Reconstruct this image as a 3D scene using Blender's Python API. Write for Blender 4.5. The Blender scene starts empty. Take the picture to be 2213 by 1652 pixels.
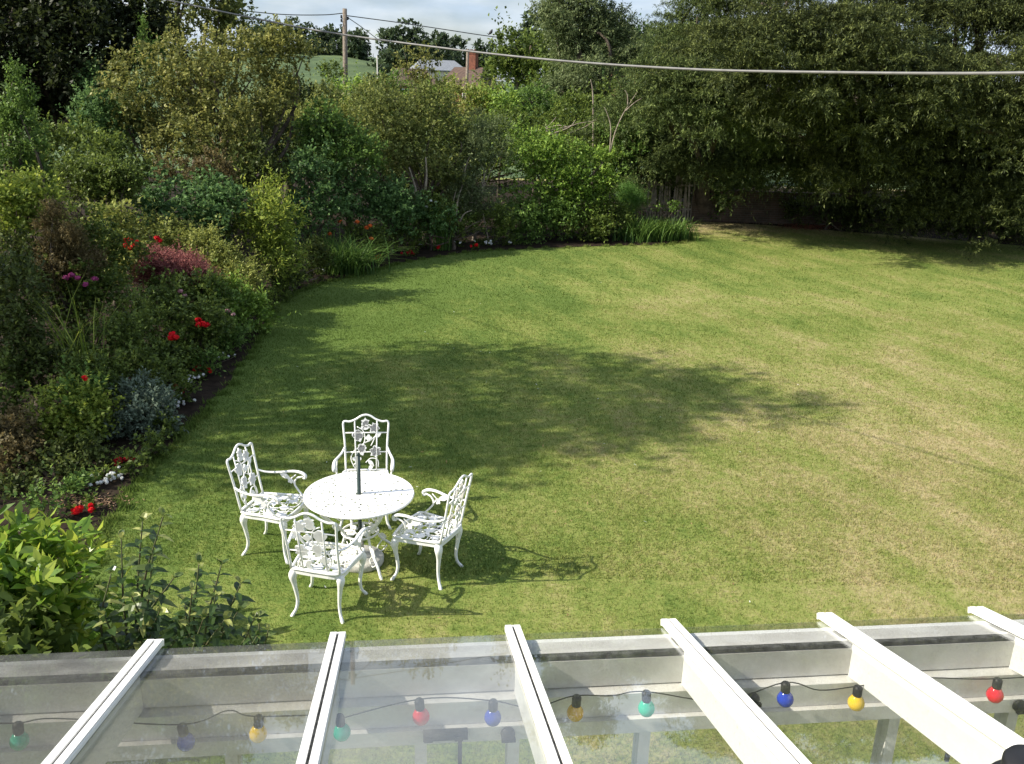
import bpy, bmesh, math, random
import numpy as np
from mathutils import Vector, Matrix

# ------------------------------------------------------------------ camera, world, sun, exposure
S = bpy.context.scene
COL = S.collection
CAM_H = 4.08; PITCH = math.radians(18.0); ROLL = math.radians(1.65)
FPX = 895.0 * 2213 / 1024          # focal length in pixels of the 2213-wide view of the photograph
cam_d = bpy.data.cameras.new('camera'); cam_d.sensor_width = 36.0; cam_d.lens = 36.0 * 895.0 / 1024.0
cam_d.clip_start = 0.05; cam_d.clip_end = 3000
cam = bpy.data.objects.new('camera', cam_d); COL.objects.link(cam)
cam.matrix_world = Matrix.Translation((0, 0, CAM_H)) @ Matrix.Rotation(math.pi / 2 - PITCH, 4, 'X') @ Matrix.Rotation(ROLL, 4, 'Z')
S.camera = cam

SUN_EL = math.radians(38.5); SUN_DIR = Vector((-0.973, -0.23, 0)).normalized()
sun_v = Vector((SUN_DIR.x * math.cos(SUN_EL), SUN_DIR.y * math.cos(SUN_EL), math.sin(SUN_EL)))
sun_d = bpy.data.lights.new('sun', 'SUN'); sun_d.energy = 5.0; sun_d.angle = math.radians(0.5); sun_d.color = (1.0, 0.925, 0.79)
sun = bpy.data.objects.new('sun', sun_d); COL.objects.link(sun)
sun.rotation_euler = sun_v.to_track_quat('Z', 'Y').to_euler(); sun.location = (-30, -10, 30)

W = bpy.data.worlds.new('World'); S.world = W; W.use_nodes = True
nt = W.node_tree; nt.nodes.clear()
def nd(tree, t, **k):
    n = tree.nodes.new(t)
    for a, b in k.items(): setattr(n, a, b)
    return n
sky = nd(nt, 'ShaderNodeTexSky', sky_type='NISHITA', sun_disc=False, sun_elevation=SUN_EL,
         sun_rotation=math.atan2(sun_v.x, sun_v.y), air_density=1.0, dust_density=1.5, ozone_density=1.0)
tc = nd(nt, 'ShaderNodeTexCoord'); mp = nd(nt, 'ShaderNodeMapping'); mp.inputs['Scale'].default_value = (1, 1, 3.2)
nz = nd(nt, 'ShaderNodeTexNoise'); nz.inputs['Scale'].default_value = 3.4; nz.inputs['Detail'].default_value = 7; nz.inputs['Roughness'].default_value = .55
rp = nd(nt, 'ShaderNodeValToRGB'); rp.color_ramp.elements[0].position = .30; rp.color_ramp.elements[1].position = .72
cl = nd(nt, 'ShaderNodeMixRGB'); cl.inputs[1].default_value = (6.6, 8.1, 10.6, 1); cl.inputs[2].default_value = (11.5, 12.0, 13.0, 1)
nz2 = nd(nt, 'ShaderNodeTexNoise'); nz2.inputs['Scale'].default_value = 9; nz2.inputs['Detail'].default_value = 6
rp2 = nd(nt, 'ShaderNodeValToRGB'); rp2.color_ramp.elements[0].position = .40; rp2.color_ramp.elements[1].position = .68
mx = nd(nt, 'ShaderNodeMixRGB'); bg = nd(nt, 'ShaderNodeBackground'); wo = nd(nt, 'ShaderNodeOutputWorld')
cov = nd(nt, 'ShaderNodeMath', operation='MULTIPLY'); cov.inputs[1].default_value = .9
L = nt.links.new
L(tc.outputs['Generated'], mp.inputs['Vector']); L(mp.outputs[0], nz.inputs['Vector']); L(mp.outputs[0], nz2.inputs['Vector'])
L(nz.outputs['Fac'], rp.inputs[0]); L(nz2.outputs['Fac'], rp2.inputs[0]); L(rp2.outputs[0], cl.inputs[0])
L(rp.outputs[0], cov.inputs[0]); L(cov.outputs[0], mx.inputs[0]); L(sky.outputs[0], mx.inputs[1]); L(cl.outputs[0], mx.inputs[2])
L(mx.outputs[0], bg.inputs['Color']); bg.inputs['Strength'].default_value = 0.075; L(bg.outputs[0], wo.inputs['Surface'])

S.view_settings.view_transform = 'Standard'; S.view_settings.look = 'None'; S.view_settings.exposure = 0.68; S.view_settings.gamma = 1.0
S.cycles.max_bounces = 8; S.cycles.diffuse_bounces = 3; S.cycles.glossy_bounces = 3; S.cycles.transmission_bounces = 6
S.cycles.transparent_max_bounces = 12; S.cycles.caustics_reflective = False; S.cycles.caustics_refractive = False

# ------------------------------------------------------------------ picture pixel -> place in the world
CX, CY = 1106.5, 826.0
def ray(px, py):
    x, y = (px - CX) / FPX, (py - CY) / FPX
    c, s = math.cos(ROLL), math.sin(ROLL)
    x, y = x * c + y * s, -x * s + y * c
    return np.array([x, math.cos(PITCH) - math.sin(PITCH) * y, -math.sin(PITCH) - math.cos(PITCH) * y])
O3 = np.array([0, 0, CAM_H])
def gp(px, py, z=0.0):
    d = ray(px, py); return O3 + d * ((z - CAM_H) / d[2])
def at(px, py, Y):
    d = ray(px, py); return O3 + d * (Y / d[1])
def mpp(p):                        # metres per pixel at a point
    return (p[1] * math.cos(PITCH) - (p[2] - CAM_H) * math.sin(PITCH)) / FPX
PSI = math.radians(6.9)
GV = np.array([math.cos(PSI), math.sin(PSI), 0]); NV = np.array([-math.sin(PSI), math.cos(PSI), 0])
def on_n(px, py, n):               # point on a vertical plane parallel to the house, in house coordinates
    d = ray(px, py); p = O3 + d * (n / (d @ NV)); return np.array([p @ GV, n, p[2]])

# ------------------------------------------------------------------ helpers
def tag(o, label=None, cat=None, group=None, kind=None):
    if label: o['label'] = label
    if cat: o['category'] = cat
    if group: o['group'] = group
    if kind: o['kind'] = kind
    return o
def empty(name, loc=(0, 0, 0), rz=0.0, label=None, cat=None, group=None):
    o = bpy.data.objects.new(name, None); COL.objects.link(o); o.location = loc; o.rotation_euler = (0, 0, rz)
    o.empty_display_size = .2
    return tag(o, label, cat, group)
def mesh_np(name, V, Fc, k, mat, parent=None, rnd=None, smooth=False):
    me = bpy.data.meshes.new(name); n = len(Fc)
    me.vertices.add(len(V)); me.vertices.foreach_set('co', np.ascontiguousarray(V, dtype=np.float32).ravel())
    me.loops.add(n * k); me.loops.foreach_set('vertex_index', np.ascontiguousarray(Fc, dtype=np.int32).ravel())
    me.polygons.add(n); me.polygons.foreach_set('loop_start', np.arange(0, n * k, k, dtype=np.int32))
    try: me.polygons.foreach_set('loop_total', np.full(n, k, dtype=np.int32))
    except Exception: pass
    if smooth: me.polygons.foreach_set('use_smooth', np.ones(n, dtype=bool))
    if rnd is not None:
        a = me.attributes.new('rnd', 'FLOAT', 'FACE'); a.data.foreach_set('value', np.ascontiguousarray(rnd, dtype=np.float32))
    me.update(calc_edges=True)
    o = bpy.data.objects.new(name, me); COL.objects.link(o); me.materials.append(mat)
    if parent: o.parent = parent
    return o
class MB:
    def __init__(s): s.v = []; s.f = []; s.sm = []
    def add(s, V, F, smooth=False):
        b = len(s.v); s.v += [tuple(float(c) for c in p) for p in V]; s.f += [tuple(i + b for i in f) for f in F]; s.sm += [smooth] * len(F)
    def box(s, c, d, M=None):
        V = [Vector((c[0] + sx * d[0] / 2, c[1] + sy * d[1] / 2, c[2] + sz * d[2] / 2)) for sz in (-1, 1) for sy in (-1, 1) for sx in (-1, 1)]
        if M is not None: V = [M @ v for v in V]
        s.add(V, [(0, 2, 3, 1), (4, 5, 7, 6), (0, 1, 5, 4), (2, 6, 7, 3), (0, 4, 6, 2), (1, 3, 7, 5)])
    def tube(s, P, r, seg=6, flat=1.0):
        P = [Vector(p) for p in P]; n = len(P)
        R = [r] * n if isinstance(r, (int, float)) else list(r)
        V = []; F = []; up = None
        for i in range(n):
            t = (P[min(i + 1, n - 1)] - P[max(i - 1, 0)])
            t = t.normalized() if t.length > 1e-9 else Vector((0, 0, 1))
            if up is None: up = Vector((0, 0, 1)) if abs(t.z) < .9 else Vector((1, 0, 0))
            a = t.cross(up); a = a.normalized() if a.length > 1e-6 else Vector((1, 0, 0)); b = a.cross(t).normalized(); up = b
            for k in range(seg):
                q = 2 * math.pi * k / seg; V.append(P[i] + a * (math.cos(q) * R[i]) + b * (math.sin(q) * R[i] * flat))
        for i in range(n - 1):
            for k in range(seg):
                k2 = (k + 1) % seg; F.append((i * seg + k, i * seg + k2, (i + 1) * seg + k2, (i + 1) * seg + k))
        F.append(tuple(range(seg))[::-1]); F.append(tuple((n - 1) * seg + k for k in range(seg)))
        s.add(V, F, True)
    def lathe(s, prof, c=(0, 0, 0), seg=24, M=None):
        V = []; F = []; n = len(prof)
        for r, z in prof:
            for k in range(seg):
                q = 2 * math.pi * k / seg; v = Vector((c[0] + r * math.cos(q), c[1] + r * math.sin(q), c[2] + z)); V.append(M @ v if M is not None else v)
        for i in range(n - 1):
            for k in range(seg):
                k2 = (k + 1) % seg; F.append((i * seg + k, i * seg + k2, (i + 1) * seg + k2, (i + 1) * seg + k))
        F.append(tuple(range(seg))[::-1]); F.append(tuple((n - 1) * seg + k for k in range(seg)))
        s.add(V, F, True)
    def plate(s, pts, th, fn):          # outline in 2d, given thickness, mapped to 3d by fn(u, v, w)
        n = len(pts); V = [fn(u, v, th / 2) for u, v in pts] + [fn(u, v, -th / 2) for u, v in pts]
        F = [tuple(range(n)), tuple(range(2 * n - 1, n - 1, -1))] + [(i, i + n, (i + 1) % n + n, (i + 1) % n) for i in range(n)]
        s.add(V, F)
    def build(s, name, mat, parent=None):
        me = bpy.data.meshes.new(name); me.from_pydata(s.v, [], s.f); me.polygons.foreach_set('use_smooth', s.sm); me.update()
        o = bpy.data.objects.new(name, me); COL.objects.link(o); me.materials.append(mat)
        if parent: o.parent = parent
        return o
def bez(P, n=8):                        # Catmull-Rom through the given points
    P = [np.array(p, float) for p in P]; Q = [2 * P[0] - P[1]] + P + [2 * P[-1] - P[-2]]; out = []
    for i in range(1, len(Q) - 2):
        for k in range(n):
            t = k / n; a, b, c, d = Q[i - 1:i + 3]
            out.append(.5 * (2 * b + (c - a) * t + (2 * a - 5 * b + 4 * c - d) * t * t + (3 * b - a - 3 * c + d) * t ** 3))
    out.append(P[-1]); return out

# ------------------------------------------------------------------ materials
def new_mat(name):
    m = bpy.data.materials.new(name); m.use_nodes = True; t = m.node_tree; t.nodes.clear()
    return m, t, nd(t, 'ShaderNodeOutputMaterial')
def ramp(t, cols, pos=None):
    r = nd(t, 'ShaderNodeValToRGB'); e = r.color_ramp.elements
    while len(e) < len(cols): e.new(.5)
    for i, c in enumerate(cols):
        e[i].position = pos[i] if pos else i / (len(cols) - 1); e[i].color = (*c, 1)
    return r
def noise(t, scale, detail=4, rough=.5, vec=None):
    n = nd(t, 'ShaderNodeTexNoise'); n.inputs['Scale'].default_value = scale; n.inputs['Detail'].default_value = detail; n.inputs['Roughness'].default_value = rough
    if vec is not None: t.links.new(vec, n.inputs['Vector'])
    return n
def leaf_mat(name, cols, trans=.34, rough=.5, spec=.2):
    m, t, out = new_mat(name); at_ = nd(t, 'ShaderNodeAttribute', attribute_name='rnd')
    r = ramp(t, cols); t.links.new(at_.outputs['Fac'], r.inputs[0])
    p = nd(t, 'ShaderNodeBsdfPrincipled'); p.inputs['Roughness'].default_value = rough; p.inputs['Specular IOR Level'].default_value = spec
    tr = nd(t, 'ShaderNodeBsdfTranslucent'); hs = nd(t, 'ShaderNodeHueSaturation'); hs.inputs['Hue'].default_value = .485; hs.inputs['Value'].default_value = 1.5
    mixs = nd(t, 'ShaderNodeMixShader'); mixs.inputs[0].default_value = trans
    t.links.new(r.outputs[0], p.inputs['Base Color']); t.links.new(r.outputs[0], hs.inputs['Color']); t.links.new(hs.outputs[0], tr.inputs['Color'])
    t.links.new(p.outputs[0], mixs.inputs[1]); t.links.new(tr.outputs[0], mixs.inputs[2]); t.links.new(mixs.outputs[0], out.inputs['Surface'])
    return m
def simple(name, col, rough=.5, col2=None, scale=8.0, spec=.5, metal=0.0, bump=0.0, sss=0):
    m, t, out = new_mat(name); p = nd(t, 'ShaderNodeBsdfPrincipled'); p.inputs['Roughness'].default_value = rough
    p.inputs['Specular IOR Level'].default_value = spec; p.inputs['Metallic'].default_value = metal
    tc = nd(t, 'ShaderNodeTexCoord')
    n = noise(t, scale, 5, .6, tc.outputs['Object']); r = ramp(t, [col2 or tuple(c * .8 for c in col), col], [.35, .62])
    t.links.new(n.outputs['Fac'], r.inputs[0]); t.links.new(r.outputs[0], p.inputs['Base Color'])
    if bump:
        b = nd(t, 'ShaderNodeBump'); b.inputs['Strength'].default_value = bump; b.inputs['Distance'].default_value = .01
        n2 = noise(t, scale * 4, 4, .6, tc.outputs['Object']); t.links.new(n2.outputs['Fac'], b.inputs['Height']); t.links.new(b.outputs[0], p.inputs['Normal'])
    t.links.new(p.outputs[0], out.inputs['Surface']); return m
def lawn_color(t):
    g = nd(t, 'ShaderNodeNewGeometry'); pos = g.outputs['Position']
    n1 = noise(t, .30, 6, .62, pos)                                   # broad dry and lush areas
    mp0 = nd(t, 'ShaderNodeMapping'); mp0.inputs['Rotation'].default_value = (0, 0, math.radians(70)); mpn = nd(t, 'ShaderNodeMapping'); mpn.inputs['Scale'].default_value = (.42, 1.5, 1)
    t.links.new(pos, mp0.inputs[0]); t.links.new(mp0.outputs[0], mpn.inputs[0]); n2 = noise(t, .8, 5, .62, mpn.outputs[0])   # worn streaks
    n5 = noise(t, 1.15, 6, .62, pos); n3 = noise(t, 9, 5, .65, pos); n4 = noise(t, 46, 3, .7, pos)
    sx = nd(t, 'ShaderNodeSeparateXYZ'); t.links.new(pos, sx.inputs[0])
    def math_(op, a, b):
        q = nd(t, 'ShaderNodeMath', operation=op)
        for i, v in enumerate((a, b)):
            if isinstance(v, (int, float)): q.inputs[i].default_value = v
            else: t.links.new(v, q.inputs[i])
        return q.outputs[0]
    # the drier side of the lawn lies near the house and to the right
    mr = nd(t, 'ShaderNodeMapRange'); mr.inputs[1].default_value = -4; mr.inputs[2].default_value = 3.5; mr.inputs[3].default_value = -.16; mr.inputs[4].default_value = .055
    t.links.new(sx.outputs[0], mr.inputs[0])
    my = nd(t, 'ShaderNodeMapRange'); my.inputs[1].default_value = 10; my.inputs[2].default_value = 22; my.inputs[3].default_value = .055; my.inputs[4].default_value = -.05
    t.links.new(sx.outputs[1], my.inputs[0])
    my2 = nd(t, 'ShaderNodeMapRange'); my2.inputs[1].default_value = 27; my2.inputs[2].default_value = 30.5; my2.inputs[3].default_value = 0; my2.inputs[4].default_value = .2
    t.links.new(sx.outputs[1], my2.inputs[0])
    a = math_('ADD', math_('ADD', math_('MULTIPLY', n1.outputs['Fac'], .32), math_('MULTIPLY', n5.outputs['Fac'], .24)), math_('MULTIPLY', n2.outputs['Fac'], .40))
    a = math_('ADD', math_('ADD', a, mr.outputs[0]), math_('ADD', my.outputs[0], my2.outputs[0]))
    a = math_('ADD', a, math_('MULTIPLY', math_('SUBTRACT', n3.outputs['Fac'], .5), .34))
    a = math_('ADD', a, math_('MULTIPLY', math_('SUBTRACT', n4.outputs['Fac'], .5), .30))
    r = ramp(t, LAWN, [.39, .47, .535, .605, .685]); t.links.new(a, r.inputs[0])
    return r, n3, n4
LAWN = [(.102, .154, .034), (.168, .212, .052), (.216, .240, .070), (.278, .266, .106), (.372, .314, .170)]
def grass_mats():
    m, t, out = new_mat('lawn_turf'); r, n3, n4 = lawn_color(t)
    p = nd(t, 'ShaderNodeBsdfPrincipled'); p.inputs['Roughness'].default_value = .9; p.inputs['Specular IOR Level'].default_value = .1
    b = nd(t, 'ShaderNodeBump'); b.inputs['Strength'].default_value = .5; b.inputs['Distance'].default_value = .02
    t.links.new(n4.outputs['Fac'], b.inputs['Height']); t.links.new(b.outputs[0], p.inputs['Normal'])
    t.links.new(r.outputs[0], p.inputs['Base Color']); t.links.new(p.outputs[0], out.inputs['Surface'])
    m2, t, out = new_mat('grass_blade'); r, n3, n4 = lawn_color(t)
    at_ = nd(t, 'ShaderNodeAttribute', attribute_name='rnd'); hs = nd(t, 'ShaderNodeHueSaturation')
    mr = nd(t, 'ShaderNodeMapRange'); mr.inputs[3].default_value = .8; mr.inputs[4].default_value = 1.55
    t.links.new(at_.outputs['Fac'], mr.inputs[0]); t.links.new(mr.outputs[0], hs.inputs['Value']); t.links.new(r.outputs[0], hs.inputs['Color'])
    d = nd(t, 'ShaderNodeBsdfDiffuse'); tr = nd(t, 'ShaderNodeBsdfTranslucent'); ms = nd(t, 'ShaderNodeMixShader'); ms.inputs[0].default_value = .4
    t.links.new(hs.outputs[0], d.inputs[0]); t.links.new(hs.outputs[0], tr.inputs[0]); t.links.new(d.outputs[0], ms.inputs[1]); t.links.new(tr.outputs[0], ms.inputs[2])
    t.links.new(ms.outputs[0], out.inputs['Surface'])
    return m, m2
M_TURF, M_BLADE = grass_mats()
M_BARK = simple('bark', (.13, .105, .08), .9, (.05, .04, .03), 6, .2, 0, .6)
M_PALEBARK = simple('pale_bark', (.36, .31, .25), .85, (.17, .14, .11), 7, .2, 0, .4)
M_STEM = simple('green_stem', (.10, .12, .05), .7, (.07, .06, .03), 9, .3)
M_SOIL = simple('soil', (.036, .026, .018), .95, (.014, .010, .007), 5, .1, 0, .9)
M_LITTER = simple('needle_litter', (.30, .13, .07), .95, (.15, .08, .045), 14, .1, 0, .8)
M_WHITE = simple('white_cast_metal', (.88, .88, .86), .38, (.82, .82, .80), 10, .45)
def paint(name, col, grime, amt, rough):
    m, t, out = new_mat(name); p = nd(t, 'ShaderNodeBsdfPrincipled'); p.inputs['Roughness'].default_value = rough; tc = nd(t, 'ShaderNodeTexCoord')
    n1 = noise(t, 1.6, 6, .65, tc.outputs['Object']); n2 = noise(t, 26, 5, .7, tc.outputs['Object']); n3 = noise(t, 7, 3, .5, tc.outputs['Object'])
    r1 = ramp(t, [(0, 0, 0), (1, 1, 1)], [.50, .74]); r2 = ramp(t, [(0, 0, 0), (1, 1, 1)], [.52, .70]); t.links.new(n1.outputs['Fac'], r1.inputs[0]); t.links.new(n2.outputs['Fac'], r2.inputs[0])
    a = nd(t, 'ShaderNodeMath', operation='MULTIPLY'); t.links.new(r1.outputs[0], a.inputs[0]); t.links.new(r2.outputs[0], a.inputs[1])
    r3 = ramp(t, [(0, 0, 0), (.9, .9, .9)], [.70, .76]); n4 = noise(t, 60, 2, .5, tc.outputs['Object']); t.links.new(n4.outputs['Fac'], r3.inputs[0])
    b = nd(t, 'ShaderNodeMath', operation='MAXIMUM'); t.links.new(a.outputs[0], b.inputs[0]); t.links.new(r3.outputs[0], b.inputs[1]); c = nd(t, 'ShaderNodeMath', operation='MULTIPLY'); c.inputs[1].default_value = amt; t.links.new(b.outputs[0], c.inputs[0])
    mx_ = nd(t, 'ShaderNodeMixRGB'); mx_.inputs[1].default_value = (*col, 1); mx_.inputs[2].default_value = (*grime, 1); t.links.new(c.outputs[0], mx_.inputs[0]); t.links.new(mx_.outputs[0], p.inputs['Base Color'])
    bp = nd(t, 'ShaderNodeBump'); bp.inputs['Strength'].default_value = .25; bp.inputs['Distance'].default_value = .004; t.links.new(n3.outputs['Fac'], bp.inputs['Height']); t.links.new(bp.outputs[0], p.inputs['Normal'])
    t.links.new(p.outputs[0], out.inputs['Surface']); return m
M_WHITE = paint('white_cast_metal', (.88, .88, .86), (.42, .36, .28), .55, .4)
M_PAINT = paint('white_paint', (.86, .86, .84), (.30, .28, .22), .75, .45)
M_PAINT_OLD = simple('weathered_paint', (.70, .69, .66), .6, (.56, .54, .50), 7, .3)
M_BLACK = simple('black_plastic', (.022, .022, .024), .5, (.010, .010, .011), 9, .4)
M_SEAL_GROOVE_SHADE = simple('black_foam_groove_shade', (.030, .030, .028), .9, (.13, .13, .12), 30, .2)
M_POLE = simple('dark_green_metal', (.035, .060, .055), .4, (.025, .045, .040), 20, .5)
M_STONE = simple('pale_stone', (.55, .54, .50), .9, (.38, .37, .33), 12, .2, 0, .5)
M_WOODPOLE = simple('weathered_wood', (.25, .21, .17), .9, (.13, .105, .085), 9, .2, 0, .5)
M_GREYPALE = simple('grey_paling', (.36, .32, .27), .9, (.22, .19, .155), 9, .2, 0, .4)
M_TILE = simple('brown_tile', (.125, .085, .068), .85, (.07, .05, .042), 3, .2, 0, .6)
M_REDTILE = simple('red_tile', (.24, .115, .08), .85, (.15, .075, .055), 3, .2, 0, .6)
M_REDBRICK = simple('red_brick', (.22, .085, .055), .9, (.13, .055, .04), 4, .2, 0, .4)
M_GREYROOF = simple('grey_roof', (.22, .24, .27), .7, (.16, .175, .195), 4, .3)
M_RENDER = simple('cream_render', (.70, .68, .55), .9, (.60, .58, .48), 4, .2)
M_WIRE = simple('dark_wire', (.05, .05, .05), .6, (.03, .03, .03), 20)
M_CABLE = simple('grey_cable', (.15, .148, .142), .5, (.10, .098, .095), 12, .6)
M_BIRD = simple('dark_feathers', (.05, .05, .055), .8, (.03, .03, .03), 30)
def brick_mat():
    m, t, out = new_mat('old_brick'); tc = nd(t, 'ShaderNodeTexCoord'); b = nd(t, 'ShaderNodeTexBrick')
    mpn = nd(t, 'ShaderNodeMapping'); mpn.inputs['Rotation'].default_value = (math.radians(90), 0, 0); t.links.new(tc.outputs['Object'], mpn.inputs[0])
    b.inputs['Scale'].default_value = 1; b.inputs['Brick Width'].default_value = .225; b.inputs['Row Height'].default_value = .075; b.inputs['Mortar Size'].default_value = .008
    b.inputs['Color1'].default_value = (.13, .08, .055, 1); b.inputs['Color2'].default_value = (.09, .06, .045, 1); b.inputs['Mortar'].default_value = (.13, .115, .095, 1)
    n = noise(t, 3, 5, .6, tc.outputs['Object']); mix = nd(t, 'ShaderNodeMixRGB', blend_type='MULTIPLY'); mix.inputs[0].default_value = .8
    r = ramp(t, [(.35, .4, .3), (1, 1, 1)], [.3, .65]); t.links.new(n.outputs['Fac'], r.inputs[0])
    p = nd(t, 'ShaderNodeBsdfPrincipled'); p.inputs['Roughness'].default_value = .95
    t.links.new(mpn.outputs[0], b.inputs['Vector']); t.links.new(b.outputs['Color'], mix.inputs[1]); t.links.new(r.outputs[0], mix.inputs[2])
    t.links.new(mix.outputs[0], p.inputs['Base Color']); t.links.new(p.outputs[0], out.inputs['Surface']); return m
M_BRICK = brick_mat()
def glass_mat(name, dirt=.10, tint=(.985, .99, .985), dc=.40):
    m, t, out = new_mat(name); tr = nd(t, 'ShaderNodeBsdfTransparent'); tr.inputs[0].default_value = (*tint, 1)
    gl = nd(t, 'ShaderNodeBsdfGlossy'); gl.inputs['Roughness'].default_value = .015; gl.inputs[0].default_value = (.95, .97, 1, 1)
    fr = nd(t, 'ShaderNodeFresnel'); ge = nd(t, 'ShaderNodeNewGeometry'); io = nd(t, 'ShaderNodeMapRange'); io.inputs[3].default_value = 1.5; io.inputs[4].default_value = 1 / 1.5
    t.links.new(ge.outputs['Backfacing'], io.inputs[0]); t.links.new(io.outputs[0], fr.inputs[0])
    m1 = nd(t, 'ShaderNodeMixShader'); t.links.new(fr.outputs[0], m1.inputs[0]); t.links.new(tr.outputs[0], m1.inputs[1]); t.links.new(gl.outputs[0], m1.inputs[2])
    tc = nd(t, 'ShaderNodeTexCoord'); n = noise(t, 2.2, 7, .7, tc.outputs['Object'])
    r = ramp(t, [(dirt * .35,) * 3, (dirt,) * 3, (min(1, dirt * 2.6),) * 3], [.3, .55, .78]); t.links.new(n.outputs['Fac'], r.inputs[0])
    df = nd(t, 'ShaderNodeBsdfDiffuse'); df.inputs[0].default_value = (dc, dc * 1.02, dc * .97, 1)
    m2 = nd(t, 'ShaderNodeMixShader'); t.links.new(r.outputs[0], m2.inputs[0]); t.links.new(m1.outputs[0], m2.inputs[1]); t.links.new(df.outputs[0], m2.inputs[2])
    t.links.new(m2.outputs[0], out.inputs['Surface']); return m
M_ROOFGLASS = glass_mat('roof_glass', .028); DIRTY = [glass_mat('very_dusty_glass', .30, dc=.13), glass_mat('very_dusty_glass', .27, dc=.14), glass_mat('dusty_glass', .25, dc=.16), glass_mat('hazy_glass', .20, dc=.26)]; M_WINGLASS = glass_mat('window_glass', .03)
def petal(name, c, c2=None, rough=.55):
    return leaf_mat(name, [c2 or tuple(x * .6 for x in c), c], .25, rough, .2)
P_RED = petal('scarlet_petal', (.80, .012, .012), (.55, .006, .010)); P_CRIMSON = petal('crimson_petal', (.50, .012, .02), (.28, .004, .012))
P_WHITE = petal('white_petal', (.85, .85, .82), (.70, .72, .72)); P_ORANGE = petal('orange_petal', (.75, .18, .03), (.55, .10, .03))
P_PINK = petal('magenta_petal', (.42, .07, .22), (.25, .04, .13)); P_PALEPINK = petal('pale_pink_petal', (.62, .38, .38), (.45, .22, .26))
LM = {}
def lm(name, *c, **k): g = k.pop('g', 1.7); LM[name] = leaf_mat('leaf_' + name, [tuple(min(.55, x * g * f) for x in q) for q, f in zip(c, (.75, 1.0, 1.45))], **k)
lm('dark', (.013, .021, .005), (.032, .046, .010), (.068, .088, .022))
lm('olive', (.034, .048, .012), (.072, .092, .024), (.135, .148, .044))
lm('goldolive', (.040, .050, .012), (.090, .102, .026), (.165, .162, .050))
lm('mid', (.022, .048, .010), (.050, .092, .018), (.095, .150, .034))
lm('bluegreen', (.018, .044, .014), (.042, .084, .025), (.090, .148, .050))
lm('bright', (.032, .066, .010), (.078, .135, .020), (.155, .215, .042))
lm('yellowgreen', (.042, .072, .010), (.098, .138, .020), (.190, .215, .040))
lm('darkmid', (.019, .034, .007), (.046, .070, .013), (.100, .134, .028))
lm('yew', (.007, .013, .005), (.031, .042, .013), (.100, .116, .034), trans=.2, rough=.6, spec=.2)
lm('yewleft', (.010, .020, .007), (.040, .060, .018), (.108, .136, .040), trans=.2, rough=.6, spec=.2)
lm('smoke', (.060, .022, .020), (.125, .044, .040), (.210, .100, .080))
lm('rust', (.030, .027, .011), (.062, .050, .019), (.110, .092, .040))
lm('silver', (.034, .050, .034), (.066, .090, .062), (.110, .140, .102))
lm('grey', (.032, .048, .018), (.066, .090, .036), (.122, .146, .068))
lm('oliveshrub', (.050, .065, .012), (.105, .125, .028), (.180, .190, .055))
lm('laurel', (.030, .066, .010), (.090, .165, .020), (.200, .290, .036), trans=.4, rough=.32, spec=.5)
lm('variegated', (.016, .036, .010), (.036, .066, .016), (.17, .18, .06), rough=.35, spec=.5)
lm('field', (.030, .055, .012), (.060, .100, .022), (.110, .160, .040))
lm('strap', (.020, .050, .010), (.045, .090, .018), (.095, .150, .034))
lm('fennel', (.040, .090, .020), (.075, .150, .035), (.120, .210, .060), trans=.5)
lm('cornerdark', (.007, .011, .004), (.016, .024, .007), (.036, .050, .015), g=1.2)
lm('far', (.014, .024, .012), (.028, .044, .020), (.050, .070, .030), trans=.2)

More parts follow.
